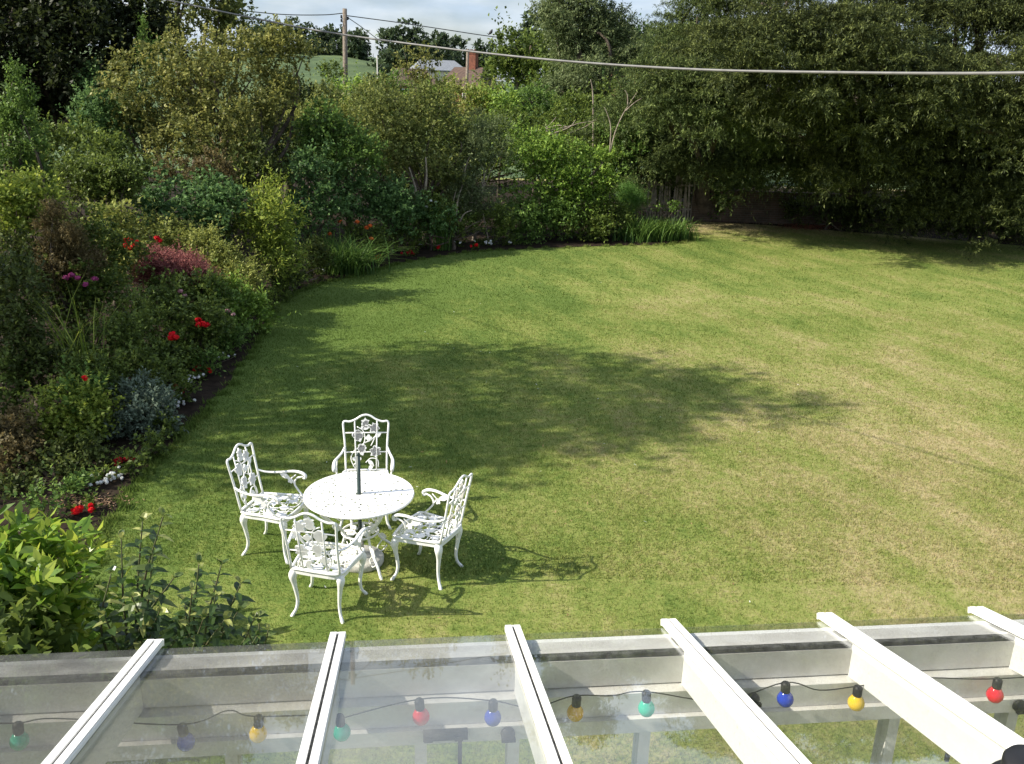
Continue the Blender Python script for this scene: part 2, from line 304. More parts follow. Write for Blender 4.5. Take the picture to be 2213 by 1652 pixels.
# ------------------------------------------------------------------ foliage
def norm(a): return a / (np.linalg.norm(a, axis=-1, keepdims=True) + 1e-9)
def blob(px, py, rx, ry, Y, dep=None):
    c = at(px, py, Y); k = mpp(c); return [c[0], c[1], c[2], rx * k, (dep or (min(rx, ry * 1.3) * k)), ry * k]
def sublobes(blobs, rng, m=9, inner=.60, rr=(.20, .46)):
    out = []
    for b in blobs:
        c, r = np.array(b[:3]), np.array(b[3:6]); out.append(np.r_[c, r * inner])
        u = norm(rng.normal(size=(m, 3)) + np.array([0, 0, .15]))
        for q in u:
            f = rng.uniform(*rr); s = np.mean(r) * f
            out.append(np.r_[c + q * r * rng.uniform(.52, 1.0), np.minimum(r, s * rng.uniform(.7, 1.3, 3))])
    return np.array(out)
def leaves(lobes, rng, l, w, cov=1.0, k=8, L=None, up=.45, out=.75, jit=.55, droop=0.0, maxn=60000, flat=.55, zmin=.02, deep=.25, spread=.9, topb=.3, wild=1.0, nv=4):
    A = 4 * np.pi * (lobes[:, 3] * lobes[:, 4] + lobes[:, 3] * lobes[:, 5] + lobes[:, 4] * lobes[:, 5]) / 3
    N = int(min(maxn, cov * A.sum() / (l * w * .6))); ns = max(4, N // k); L = L or l * 3.0
    i = rng.choice(len(lobes), ns, p=A / A.sum()); lo = lobes[i]
    u = norm(rng.normal(size=(ns, 3)) + np.array([0, 0, topb])); rad = 1 - deep * rng.random(ns) ** 1.5
    rad = np.where(rng.random(ns) < .18, rng.uniform(.35, .8, ns), rad)
    base = lo[:, :3] + u * lo[:, 3:6] * rad[:, None]
    nrm = norm(u / lo[:, 3:6]); d = norm(nrm * out + np.array([0, 0, up]) + rng.normal(size=(ns, 3)) * jit)
    srnd = rng.random(ns); Ls = L * rng.uniform(.5, 1.2, ns) * np.where(rng.random(ns) < .10 * wild, rng.uniform(1.5, 2.8, ns), 1)
    t = (np.arange(k)[None] + rng.random((ns, k))) / k
    P = base[:, None] + d[:, None] * (t * Ls[:, None])[..., None]
    P[..., 2] -= droop * (t * Ls[:, None]) ** 2 / L
    P = P.reshape(-1, 3); dd = np.repeat(d, k, 0); tt = t.reshape(-1)
    dd = dd.copy(); dd[:, 2] -= droop * 1.6 * tt; dd = norm(dd)
    side = norm(np.cross(dd, rng.normal(size=dd.shape)))
    ld = norm(dd * (1 - spread * .55) + side * spread * rng.uniform(.4, 1, (len(dd), 1))); 
    if droop: ld[:, 2] -= droop * .5; ld = norm(ld)
    n0 = norm(rng.normal(size=dd.shape) * flat + np.array([0, 0, 1.0]) + norm(np.repeat(nrm, k, 0)) * .4)
    wv = norm(np.cross(ld, n0)); n1 = np.cross(wv, ld)
    sc = rng.uniform(.65, 1.25, (len(P), 1)); ll = l * sc; ww = w * .5 * sc
    if nv == 4: V = np.stack([P, P + ld * ll * .45 + wv * ww + n1 * ll * .08, P + ld * ll - n1 * ll * .06, P + ld * ll * .45 - wv * ww + n1 * ll * .08], 1)
    else: V = np.stack([P, P + ld * ll * .22 + wv * ww * .75 + n1 * ll * .05, P + ld * ll * .6 + wv * ww * .95 + n1 * ll * .06, P + ld * ll - n1 * ll * .10, P + ld * ll * .6 - wv * ww * .95 + n1 * ll * .06, P + ld * ll * .22 - wv * ww * .75 + n1 * ll * .05], 1)
    keep = (V[..., 2].min(1) > zmin); V = V[keep]
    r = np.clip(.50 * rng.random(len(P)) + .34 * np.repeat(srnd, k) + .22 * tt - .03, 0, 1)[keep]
    V = V.reshape(-1, 3); return V, np.arange(len(V)).reshape(-1, nv), r
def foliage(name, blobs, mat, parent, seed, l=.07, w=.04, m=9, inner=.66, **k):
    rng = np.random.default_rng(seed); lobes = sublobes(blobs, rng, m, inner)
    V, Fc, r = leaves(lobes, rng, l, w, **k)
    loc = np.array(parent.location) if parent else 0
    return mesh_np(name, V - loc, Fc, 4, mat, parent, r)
def limbs(parent, base, blobs, r0, seed, mat=None, name='trunk', top=None, nb=3, z0=-.05):
    rng = np.random.default_rng(seed + 77); mb = MB(); base = np.array(base, float); loc = np.array(parent.location)
    cs = [np.array(b[:3]) for b in blobs]; ctr = np.mean(cs, 0)
    fork = base + (ctr - base) * (.42 if top is None else top); fork[:2] = base[:2] + (ctr - base)[:2] * .25
    fork[:2] += rng.normal(size=2) * r0
    base = base.copy(); base[2] += z0
    mb.tube([q - loc for q in bez([base, base * .6 + fork * .4 + np.r_[rng.normal(size=2) * r0 * .8, 0], fork], 4)], list(np.linspace(r0 * 1.25, r0 * .75, 9)), 8)
    for b in blobs:
        for j in range(nb):
            e = np.array(b[:3]) + norm(rng.normal(size=3)) * np.array(b[3:6]) * rng.uniform(.4, .85); mid = fork * .5 + e * .5 + rng.normal(size=3) * .12 * np.linalg.norm(e - fork)
            P = bez([fork, mid, e], 5); mb.tube([q - loc for q in P], list(np.linspace(r0 * .5, r0 * .08, len(P))), 5)
    return mb.build(name, mat or M_BARK, parent)
SEED = [100]
PLANTS = {}
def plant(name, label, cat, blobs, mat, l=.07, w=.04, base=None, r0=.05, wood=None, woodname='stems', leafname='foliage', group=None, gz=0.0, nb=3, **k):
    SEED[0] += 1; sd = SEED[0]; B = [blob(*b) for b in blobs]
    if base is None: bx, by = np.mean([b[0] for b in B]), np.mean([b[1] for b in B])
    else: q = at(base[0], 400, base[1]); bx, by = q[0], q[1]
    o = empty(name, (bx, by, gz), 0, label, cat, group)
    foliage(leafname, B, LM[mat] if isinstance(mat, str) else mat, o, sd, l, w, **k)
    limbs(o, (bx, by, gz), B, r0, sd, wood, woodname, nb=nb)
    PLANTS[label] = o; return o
def tree(label, blobs, mat, l, w, base=None, r0=.25, name='broadleaf_tree', cat='tree', **k):
    return plant(name, label, cat, blobs, mat, l, w, base, r0, k.pop('wood', None), 'trunk', 'crown', **k)
def bloom(parent, px, py, Y, r, mat, seed, n=26, name='bloom', flat=.6):
    rng = np.random.default_rng(seed); c = at(px, py, Y) - np.array(parent.location); 
    u = norm(rng.normal(size=(n, 3)) + np.array([0, -.3, .5])); P = c + u * r * rng.uniform(.35, .9, (n, 1)) * np.array([1, 1, flat])
    t1 = norm(np.cross(u, rng.normal(size=(n, 3)))); t2 = np.cross(u, t1); s = r * rng.uniform(.35, .6, (n, 1))
    V = np.stack([P + t1 * s, P + t2 * s + u * s * .3, P - t1 * s, P - t2 * s + u * s * .3], 1).reshape(-1, 3)
    return mesh_np(name, V, np.arange(len(V)).reshape(-1, 4), 4, mat, parent, rng.random(n))
def blades(V0, rng, n, h, spread, w, arch, seg=4):        # arching strap leaves from a clump
    Vs = []; Fs = []; R = []; b = 0
    for i in range(n):
        p = np.array(V0) + np.r_[rng.normal(size=2) * spread * np.array([1, .7]), 0]; a = rng.uniform(0, 2 * math.pi); H = h * rng.uniform(.6, 1.15)
        dxy = np.array([math.cos(a), math.sin(a), 0]); wv = np.array([-dxy[1], dxy[0], 0]); q = rng.random(); ar = arch * rng.uniform(.3, 1.2)
        for s in range(seg + 1):
            t = s / seg; c = p + dxy * ar * t * t * H + np.array([0, 0, H * (t - ar * .35 * t ** 3)]); ww = w * (1 - t ** 2 * .92)
            Vs += [c - wv * ww, c + wv * ww]
            if s < seg: Fs.append((b + 2 * s, b + 2 * s + 1, b + 2 * s + 3, b + 2 * s + 2)); R.append(q * .7 + .3 * t)
        b += 2 * (seg + 1)
    return np.array(Vs), np.array(Fs), np.array(R)

# ------------------------------------------------------------------ the setting
def sstep(a, b, x): t = np.clip((x - a) / (b - a), 0, 1); return t * t * (3 - 2 * t)
def hill(x, y):
    m = 1 - sstep(-.155, -.06, x / np.maximum(y, 1))
    return m * 9.6 * sstep(62, 175, y) + (1 - m) * 1.2 * sstep(60, 140, y) + 9 * sstep(230, 700, y) + .25 * np.sin(x * .07 + y * .05) * sstep(60, 100, y)
def grid(name, x0, x1, nx, ys, fn, mat, kind='structure'):
    xs = np.linspace(x0, x1, nx); X, Y = np.meshgrid(xs, ys); Z = fn(X, Y); V = np.stack([X, Y, Z], -1).reshape(-1, 3)
    ny = len(ys); i = (np.arange(ny - 1)[:, None] * nx + np.arange(nx - 1)[None]).reshape(-1)
    o = mesh_np(name, V, np.stack([i, i + 1, i + 1 + nx, i + nx], 1), 4, mat, None, None, True); return tag(o, kind=kind)
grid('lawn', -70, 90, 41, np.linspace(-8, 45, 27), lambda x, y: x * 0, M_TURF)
def field_mat():
    m, t, out = new_mat('rough_pasture'); g = nd(t, 'ShaderNodeNewGeometry'); n = noise(t, .12, 6, .65, g.outputs['Position']); n2 = noise(t, 1.2, 5, .7, g.outputs['Position'])
    mx_ = nd(t, 'ShaderNodeMixRGB'); mx_.inputs[0].default_value = .5; t.links.new(n.outputs['Fac'], mx_.inputs[1]); t.links.new(n2.outputs['Fac'], mx_.inputs[2])
    r = ramp(t, [(.030, .062, .018), (.062, .105, .030), (.105, .150, .048)], [.40, .5, .62]); t.links.new(mx_.outputs[0], r.inputs[0])
    p = nd(t, 'ShaderNodeBsdfPrincipled'); p.inputs['Roughness'].default_value = .95; t.links.new(r.outputs[0], p.inputs['Base Color']); t.links.new(p.outputs[0], out.inputs['Surface']); return m
M_FIELD = field_mat()
grid('field', -700, 700, 141, np.r_[np.linspace(45, 240, 60), np.linspace(250, 1600, 28)], hill, M_FIELD)
EDGE = [(-3.15, 4.2), (-3.25, 5.8), (-3.75, 7.2), (-3.92, 8.1), (-4.0, 9.25), (-4.02, 10.3), (-4.06, 11.3), (-4.2, 13.4), (-4.35, 14.9), (-4.62, 16.9), (-4.47, 18.25),
        (-4.1, 19.3), (-3.4, 20.5), (-2.9, 21.6), (-1.4, 23.4), (-.18, 24.1), (2.43, 25.2), (4.2, 25.7), (5.0, 26.6), (5.3, 28.3), (4.9, 29.6), (5.0, 31.0)]
EP = np.array([p[:2] for p in bez([(x, y, 0) for x, y in EDGE], 5)]); rg = np.random.default_rng(5); EP[3:-3] += rg.normal(size=(len(EP) - 6, 2)) * .035
BED = np.vstack([EP, [[5.0, 44], [-40, 44], [-40, 4.2]]])
def inside(P, poly):
    x, y = P[:, 0], P[:, 1]; c = np.zeros(len(P), bool); n = len(poly); j = n - 1
    for i in range(n):
        a, b = poly[i], poly[j]; k = ((a[1] > y) != (b[1] > y)) & (x < (b[0] - a[0]) * (y - a[1]) / (b[1] - a[1] + 1e-12) + a[0]); c ^= k; j = i
    return c
def sheet(name, poly, z, mat):
    bm = bmesh.new(); bm.faces.new([bm.verts.new((x, y, z)) for x, y in poly]); bmesh.ops.triangulate(bm, faces=bm.faces[:]); bmesh.ops.recalc_face_normals(bm, faces=bm.faces[:])
    for f in bm.faces:
        if f.normal.z < 0: f.normal_flip()
    me = bpy.data.meshes.new(name); bm.to_mesh(me); bm.free(); o = bpy.data.objects.new(name, me); COL.objects.link(o); me.materials.append(mat); return tag(o, kind='structure')
sheet('flower_bed', BED, .012, M_SOIL)
sheet('yew_litter', [(8.2, 30.6), (9.5, 30.0), (11.5, 29.2), (14, 28.2), (18, 26.2), (26, 24), (40, 24), (40, 44), (5.0, 44), (5.0, 30.75), (6.5, 30.9)], .010, M_SOIL)
def grass():
    rng = np.random.default_rng(11); parts = []
    for y0, y1, n, h, w in ((2.9, 7, 150000, .026, .005), (7, 11, 220000, .026, .0068), (11, 18, 230000, .026, .010), (18, 31, 170000, .026, .017)):
        Y = y0 + (y1 - y0) * np.sqrt(rng.random(n) * (1 - (y0 / y1) ** 2) + (y0 / y1) ** 2) if False else rng.uniform(y0, y1, n)
        X = rng.uniform(-.64, .66, n) * (Y + 1.2); P = np.stack([X, Y], 1); P = P[~inside(P, BED)]
        q = np.sin(P[:, 0] * 3.1 + np.sin(P[:, 1] * 2.3)) * np.sin(P[:, 1] * 2.7 + 1.3 * np.sin(P[:, 0] * 1.9))
        m = len(P); H = h * rng.uniform(.5, 1.35, m) * (1 + .22 * q); a = rng.uniform(0, 2 * np.pi, m); ln = rng.uniform(.1, .9, m) * H
        b = np.c_[P, np.zeros(m)]; wv = np.stack([np.cos(a), np.sin(a), a * 0], 1) * w * .5 * rng.uniform(.7, 1.3, (m, 1)); a2 = rng.uniform(0, 2 * np.pi, m)
        tip = b + np.stack([np.cos(a2) * ln, np.sin(a2) * ln, H], 1); parts.append((np.stack([b - wv, b + wv, tip], 1), rng.random(m)))
    # longer tufts along the mown edge of the bed
    e = EP[rng.integers(6, len(EP) - 1, 9000)] + rng.normal(size=(9000, 2)) * .05 + np.array([.05, -.03]); m = len(e); H = rng.uniform(.03, .085, m); a = rng.uniform(0, 6.28, m)
    b = np.c_[e, np.zeros(m)]; wv = np.stack([np.cos(a), np.sin(a), a * 0], 1) * .009; tip = b + np.stack([np.cos(a * 7) * H * .6, np.sin(a * 7) * H * .6, H], 1); parts.append((np.stack([b - wv, b + wv, tip], 1), rng.random(m)))
    V = np.concatenate([p[0] for p in parts]).reshape(-1, 3); r = np.concatenate([p[1] for p in parts])
    return mesh_np('grass', V, np.arange(len(V)).reshape(-1, 3), 3, M_BLADE, None, r)
tag(grass(), 'short mown lawn grass with dry straw patches', 'grass', kind='stuff')

# ------------------------------------------------------------------ conservatory roof below the window (house coordinates: x along the wall, y outwards)
T15 = math.tan(math.radians(15)); NE = 2.90
def zr(n): return 2.1 + (2.98 - n) * T15
cons = empty('conservatory', (0, 0, 0), PSI, 'white lean-to conservatory with sloping glass roof below the window', 'conservatory')
MS = Matrix.Translation((0, NE, zr(NE))) @ Matrix.Rotation(-math.radians(15), 4, 'X')      # slope frame: -y runs up the roof
RX = [-2.22, -1.576, -.930, -.272, .385, .998, 1.638, 2.283, 2.93, 3.57]
for i, x in enumerate(RX):
    mb = MB(); mb.box((x, -1.45, -.071), (.043, 2.56, .13), MS); r_ = mb.build('rafter', M_PAINT, cons)
    mb = MB(); mb.box((x, -1.47, .0135), (.059, 3.02, .013), MS); mb.box((x - .0165, -1.47, .0245), (.023, 3.016, .009), MS); mb.box((x + .0165, -1.47, .0245), (.023, 3.012, .009), MS)
    mb.box((x, .045, .012), (.056, .008, .024), MS); gb = mb.build('glazing_bar', M_PAINT, r_); mb = MB(); mb.box((x, -1.47, .0205), (.0085, 3.0, .003), MS); mb.build('groove_shade', M_SEAL_GROOVE_SHADE, r_)  # thin black strip stands in for the shade in the bar's groove
    if i < len(RX) - 1:
        xm, w_ = (x + RX[i + 1]) / 2, RX[i + 1] - x - .012
        mb = MB(); mb.box((xm, -1.45, .003), (w_, 2.9, .004), MS); mb.build('roof_pane', DIRTY[i] if i < 4 else M_ROOFGLASS, cons)
XA, XB = -2.4, 3.8; XM, XW = (XA + XB) / 2, XB - XA
def long_box(name, n0, n1, z0, z1, mat, parent=cons):
    mb = MB(); mb.box((XM, (n0 + n1) / 2, (z0 + z1) / 2), (XW, n1 - n0, z1 - z0)); return mb.build(name, mat, parent)
fas = long_box('fascia', 2.842, 2.866, 2.02, zr(2.854) - .012, M_PAINT)
def between(fn):
    for i in range(len(RX) - 1): fn(RX[i] + .0225, RX[i + 1] - .0225)
mbk = MB(); mbs = MB()
def f_(a, b):
    mbk.box(((a + b) / 2, 2.705, 2.105), (b - a, .066, .110)); mbk.box(((a + b) / 2, -.126, -.019), (b - a, .136, .014), MS); mbs.box(((a + b) / 2, -.212, -.010), (b - a, .036, .012), MS)
between(f_)
bm_ = mbk.build('eaves_beam', M_PAINT_OLD, cons); mbs.build('foam_seal', M_SEAL_GROOVE_SHADE, bm_)
long_box('window_head', 2.628, 2.742, 1.952, 2.0440, M_PAINT_OLD)
wf = long_box('window_frame', 2.606, 2.700, 1.892, 1.9500, M_PAINT_OLD)
sill = long_box('window_sill', 2.580, 2.76, .80, .84, M_PAINT)
dw = long_box('dwarf_wall', 2.62, 2.72, -.02, .80, M_PAINT_OLD)
MX = [-1.95, -1.30, -.62, .03, .36, .84, 1.32, 1.80, 2.28, 2.76, 3.3]
for x in MX:
    mb = MB(); mb.box((x, 2.653, 1.366), (.042, .07, 1.05)); mb.build('mullion', M_PAINT_OLD, cons)
for a, b in zip(MX[:-1], MX[1:]):
    mb = MB(); mb.box(((a + b) / 2, 2.655, 1.366), (b - a - .043, .005, 1.048)); mb.build('window_pane', M_WINGLASS, cons)
for px, py in ((963, 1590), (2040, 1535)):            # black window stays on the inside of the frame
    q = on_n(px, py, 2.590); mb = MB(); mb.box((q[0], 2.594, q[2]), (.155, .022, .034)); mb.box((q[0] - .06, 2.578, q[2] - .004), (.03, .012, .018)); mb.box((q[0] + .045, 2.578, q[2] - .004), (.03, .012, .018))
    mb.box((q[0] + .05, 2.585, q[2] - .12), (.014, .012, .22)); mb.build('window_stay', M_BLACK, cons)
for px, py in ((1098, 1588), (1627, 1513), (2205, 1528)):
    q = on_n(px, py, 2.592); mb = MB(); mb.lathe([(.012, 0), (.026, .004), (.026, .016), (.012, .024)], (0, 0, 0), 12, Matrix.Translation((q[0], 2.606, q[2])) @ Matrix.Rotation(math.radians(90), 4, 'X'))
    mb.box((q[0], 2.574, q[2] - .008), (.05, .012, .014)); mb.build('window_catch', M_BLACK, cons)
# festoon lights strung under the eaves
fest = empty('festoon_lights', (0, 0, 0), PSI, 'black festoon cable of coloured round bulbs strung under the glass roof', 'string lights')
def bulb_mat(n, c):
    m, t, out = new_mat(n); p = nd(t, 'ShaderNodeBsdfPrincipled'); p.inputs['Base Color'].default_value = (*c, 1); p.inputs['Roughness'].default_value = .12; p.inputs['Coat Weight'].default_value = .5
    t.links.new(p.outputs[0], out.inputs['Surface']); return m
BM = {'green': bulb_mat('green_glass', (.010, .42, .26)), 'blue': bulb_mat('blue_glass', (.015, .055, .50)), 'yellow': bulb_mat('yellow_glass', (.85, .56, .02)), 'red': bulb_mat('red_glass', (.75, .022, .04)), 'amber': bulb_mat('amber_glass', (.62, .36, .02))}
BULBS = [(42, 1602, 'green'), (402, 1604, 'blue'), (558, 1586, 'yellow'), (739, 1583, 'green'), (910, 1549, 'red'), (1065, 1551, 'blue'), (1243, 1541, 'amber'), (1397, 1531, 'green'), (1697, 1511, 'blue'), (1850, 1519, 'yellow'), (2150, 1502, 'red')]
cab = [on_n(-160, 1560, 2.56)]; HANG = {1: (120, 1553), 2: (492, 1536), 4: (690, 1566), 6: (1150, 1530), 7: (1322, 1504), 8: (1560, 1516), 9: (1770, 1492), 10: (1985, 1466)}
for i, (px, py, c) in enumerate(BULBS):
    p = on_n(px, py, 2.56)
    if i in HANG: cab.append(on_n(*HANG[i], 2.585))
    cab.append(np.array([p[0] - .01, 2.56, p[2] + .070]))
    Mb = Matrix.Translation((p[0], p[1], p[2])) @ Matrix.Rotation(random.Random(i).uniform(-.16, .1), 4, 'Y')
    mb = MB(); mb.lathe([(.001, -.031), (.012, -.0285), (.022, -.021), (.029, -.008), (.030, .004), (.026, .016), (.019, .026), (.0135, .034)], (0, 0, 0), 20, Mb); b_ = mb.build('bulb', BM[c], fest); b_['label'] = c + ' festoon bulb'
    mb = MB(); mb.lathe([(.0145, .030), (.0165, .034), (.0165, .064), (.012, .070), (.006, .074)], (0, 0, 0), 14, Mb); mb.build('socket', M_BLACK, b_)
cab.append(on_n(2400, 1450, 2.56))
mb = MB(); mb.tube(bez(cab, 6), .0024, 5); mb.build('cable', M_BLACK, fest)

# black ridged flask standing on the outer window ledge, bottom right corner
q = at(2226, 1700, .62); ledge_z = q[2] - .150
led = MB(); led.box((q[0] + .10, q[1] - .02, ledge_z - .02), (.40, .16, .04)); tag(led.build('window_ledge', M_PAINT, None), 'white window ledge under the black ridged flask', 'ledge')
fl = empty('flask', (q[0], q[1], ledge_z), 0, 'black ridged flask with stepped cap in the bottom right corner', 'flask')
prof = [(.030, 0), (.0335, .004)]
for k in range(14): prof += [(.0335, .008 + k * .009), (.0322, .0125 + k * .009)]
mb = MB(); mb.lathe(prof + [(.0345, .136), (.0345, .147), (.032, .151), (.025, .153)], (0, 0, 0), 40); mb.build('body', M_BLACK, fl)
mb = MB(); mb.lathe([(.0235, .153), (.0250, .155), (.0250, .160), (.0238, .162), (.0246, .164), (.0246, .171), (.0225, .1745), (.010, .176)], (0, 0, 0), 40); mb.build('cap', M_BLACK, fl)

# ------------------------------------------------------------------ garden furniture
def star(n, r0, r1, rot=0.0):
    return [((r0 if i % 2 else r1) * math.cos(rot + math.pi * i / n), (r0 if i % 2 else r1) * math.sin(rot + math.pi * i / n)) for i in range(2 * n)]
def flower(n, r, rot=0.0):
    return [(r * (.62 + .38 * abs(math.cos(n * a / 2))) * math.cos(a + rot), r * (.62 + .38 * abs(math.cos(n * a / 2))) * math.sin(a + rot)) for a in np.linspace(0, 2 * math.pi, 6 * n, endpoint=False)]
def leaf2(l, w, rot=0.0):
    P = [(l * t, w * math.sin(math.pi * t ** .8)) for t in np.linspace(0, 1, 7)] + [(l * t, -w * math.sin(math.pi * t ** .8)) for t in np.linspace(1, 0, 7)[1:-1]]
    return [(x * math.cos(rot) - y * math.sin(rot), x * math.sin(rot) + y * math.cos(rot)) for x, y in P]
def shift(P, u, v): return [(x + u, y + v) for x, y in P]
SH = .43
def make_chair(name, loc, rz, label):
    o = empty(name, loc, rz, label, 'chair', 'cast metal chairs around the garden table')
    hw = lambda y: .205 + (y + .21) * .045 / .43
    # seat: rim and openwork of flowers, leaves and stems
    mb = MB(); R = bez([(-.205, -.21, SH), (0, -.225, SH), (.205, -.21, SH), (.232, 0, SH), (.25, .19, SH), (.20, .225, SH), (0, .245, SH), (-.20, .225, SH), (-.25, .19, SH), (-.232, 0, SH), (-.205, -.21, SH)], 4)
    mb.tube(R, .012, 6); mb.build('seat_rim', M_WHITE, o)
    ap = MB()
    for a, b in zip(R[:-1], R[1:]):
        m_ = (np.array(a) + b) / 2; d = np.array(b) - a; l_ = np.linalg.norm(d); an = math.atan2(d[1], d[0])
        ap.box((0, 0, 0), (l_ * 1.02, .007, .036), Matrix.Translation((m_[0] * .985, m_[1] * .985, SH - .026)) @ Matrix.Rotation(an, 4, 'Z'))
    ap.build('apron', M_WHITE, o)
    rs = random.Random(4); sm = MB(); fz = lambda u, v, w: (u, v, SH + w)
    for (u, v) in [(-.13, -.13), (0, -.15), (.13, -.12), (-.16, .01), (-.03, -.02), (.10, .02), (-.11, .14), (.03, .12), (.16, .15), (.19, .05), (-.2, .12)]:
        sm.plate(shift(flower(5, rs.uniform(.040, .050), rs.uniform(0, 3)), u, v), .008, fz)
    for k in range(18):
        u, v = rs.uniform(-.2, .2), rs.uniform(-.19, .2); sm.plate(shift(leaf2(.062, .016, rs.uniform(0, 6.3)), u, v), .006, fz)
    for k in range(15):
        y0 = -.2 + k * .03; ph = k * 1.7
        sm.tube([(t * hw(y0), y0 + .02 * math.sin(ph + t * 5), SH - .004) for t in np.linspace(-1, 1, 9)] if k % 2 else [((-.19 + k * .027) + .02 * math.sin(ph + t * 6), t * .21, SH - .004) for t in np.linspace(-1, 1, 9)], .0045, 5)
    sm.build('seat', M_WHITE, o)
    # back, reclining
    rec = math.radians(11); BL = .565
    fb = lambda u, v, w: (u, -.212 - v * math.sin(rec) - w * math.cos(rec), SH + v * math.cos(rec) - w * math.sin(rec))
    fr = MB(); out = [(-.203, 0), (-.208, .25), (-.222, .44), (-.222, .485), (-.205, .502), (-.16, .498), (-.10, .520), (-.05, .552), (0, .565), (.05, .552), (.10, .520), (.16, .498), (.205, .502), (.222, .485), (.222, .44), (.208, .25), (.203, 0)]
    fr.tube([fb(p[0], p[1], 0) for p in bez([(a, b, 0) for a, b in out], 4)], .0105, 7)
    for u in (-.105, .105): fr.tube([fb(u * (1 - .05), .0, 0), fb(u, .25, 0), fb(u * 1.05, .52, 0)], .0075, 6)
    for v in (.19, .385): fr.tube([fb(-.212, v, 0), fb(0, v, 0), fb(.212, v, 0)], .0065, 6)
    fr.tube([fb(-.205, .012, 0), fb(0, .006, 0), fb(.205, .012, 0)], .008, 6)
    fr.build('backrest_frame', M_WHITE, o)
    pn = MB(); c = lambda x, y: ((x - 662) / 895 * -.43, (1400 - y) / 1165 * BL); F = lambda P, x, y, th=.011: pn.plate(shift(P, *c(x, y)), th, fb)
    F(star(5, .026, .044, .3), 650, 380); F(flower(3, .040), 650, 425); F(flower(5, .052, .5), 830, 520); F(star(6, .034, .055, .2), 840, 500); F(leaf2(.13, .052, -1.9), 460, 545); F(flower(4, .058, .2), 490, 660)
    F(flower(4, .036), 715, 715); F(star(5, .03, .05), 570, 930); F(flower(5, .046, .7), 575, 920); F(flower(5, .056, .1), 855, 985); F(star(6, .04, .062, .4), 850, 1010); F(leaf2(.07, .016, 2.2), 560, 540); F(leaf2(.075, .02, -.2 + math.pi), 590, 520)
    F(leaf2(.08, .019, -.9), 800, 1270); F(leaf2(.085, .02, math.pi + .8), 700, 1180); F(flower(4, .045), 470, 1150); F(leaf2(.07, .018, 2.5), 860, 700); F(leaf2(.07, .02, 1.1), 600, 1080)
    for P in ([(430, 1350), (350, 1150), (420, 980), (600, 850), (640, 700), (600, 560), (480, 480)], [(650, 1230), (760, 1140), (900, 1180), (910, 1330)], [(620, 820), (760, 760), (870, 660), (900, 560)], [(640, 470), (720, 440), (800, 470)], [(760, 880), (820, 760), (880, 620)], [(400, 1280), (470, 1200), (520, 1020)]):
        pn.tube([fb(q_[0], q_[1], 0) for q_ in bez([(*c(*p), 0) for p in P], 4)], .0055, 5)
    pn.build('floral_panel', M_WHITE, o)
    for s in (-1, 1):
        mb = MB(); P = bez([(s * .210, -.258, .665), (s * .232, -.18, .640), (s * .262, -.05, .640), (s * .275, .07, .658), (s * .277, .15, .652), (s * .275, .192, .628), (s * .272, .190, .604), (s * .270, .168, .598)], 4)
        mb.tube(P, list(np.interp(np.linspace(0, 1, len(P)), [0, .15, .6, .9, 1], [.011, .012, .019, .017, .008])), 7, .72)
        mb.tube(bez([(s * .270, .172, .618), (s * .267, .11, .596), (s * .262, .085, .540), (s * .254, .125, .480), (s * .243, .178, SH)], 4), .0085, 6)
        mb.tube(bez([(s * .268, .10, .628), (s * .264, .055, .585), (s * .262, .085, .540)], 4), .006, 5); a_ = mb.build('armrest', M_WHITE, o)
        lf = MB(); fa = lambda u, v, w, s=s: (s * .266 + w, u, v)
        lf.plate(shift(leaf2(.115, .026, -.42), -.06, .630), .006, fa); lf.plate(shift(flower(5, .03), .045, .565), .007, fa); lf.build('leaf_ornament', M_WHITE, a_)
        for f, yb in ((1, .195), (-1, -.185)):
            mb = MB(); x0 = .225 if f > 0 else .19
            P = bez([(s * x0 * .95, yb * .97, SH - .012), (s * (x0 + .012), yb + f * .012, SH - .075), (s * (x0 + .002), yb + f * .008, .27), (s * (x0 - .012), yb - f * .004, .14), (s * (x0 - .004), yb + f * .006, .06), (s * (x0 + .018), yb + f * .03, .012), (s * (x0 + .026), yb + f * .04, -.012)], 4)
            mb.tube(P, list(np.interp(np.linspace(0, 1, len(P)), [0, .14, .32, .5, .72, .9, 1], [.030, .037, .0205, .0145, .0125, .0165, .019])), 9); mb.build('leg', M_WHITE, o)
    return o
def copy_tree(o, parent=None):
    c = o.copy(); COL.objects.link(c)
    if parent: c.parent = parent
    for ch in o.children: copy_tree(ch, c)
    return c
def heading(dx, dy): return math.atan2(dy, dx) - math.pi / 2
ch0 = make_chair('garden_chair', (-2.14, 7.40, 0), heading(.81, -.17), 'white cast metal chair left of the table beside the flower bed')
for (x, y, dx, dy, lb) in ((-1.47, 6.46, .08, .425, 'white cast metal chair in front of the table nearest the glass roof'), (-.69, 7.03, -.37, .145, 'white cast metal chair right of the table with its back to the open lawn'),
                           (-1.41, 8.02, .05, -.5, 'white cast metal chair behind the table facing the house')):
    c_ = copy_tree(ch0); c_.location = (x, y, 0); c_.rotation_euler.z = heading(dx, dy); c_['label'] = lb
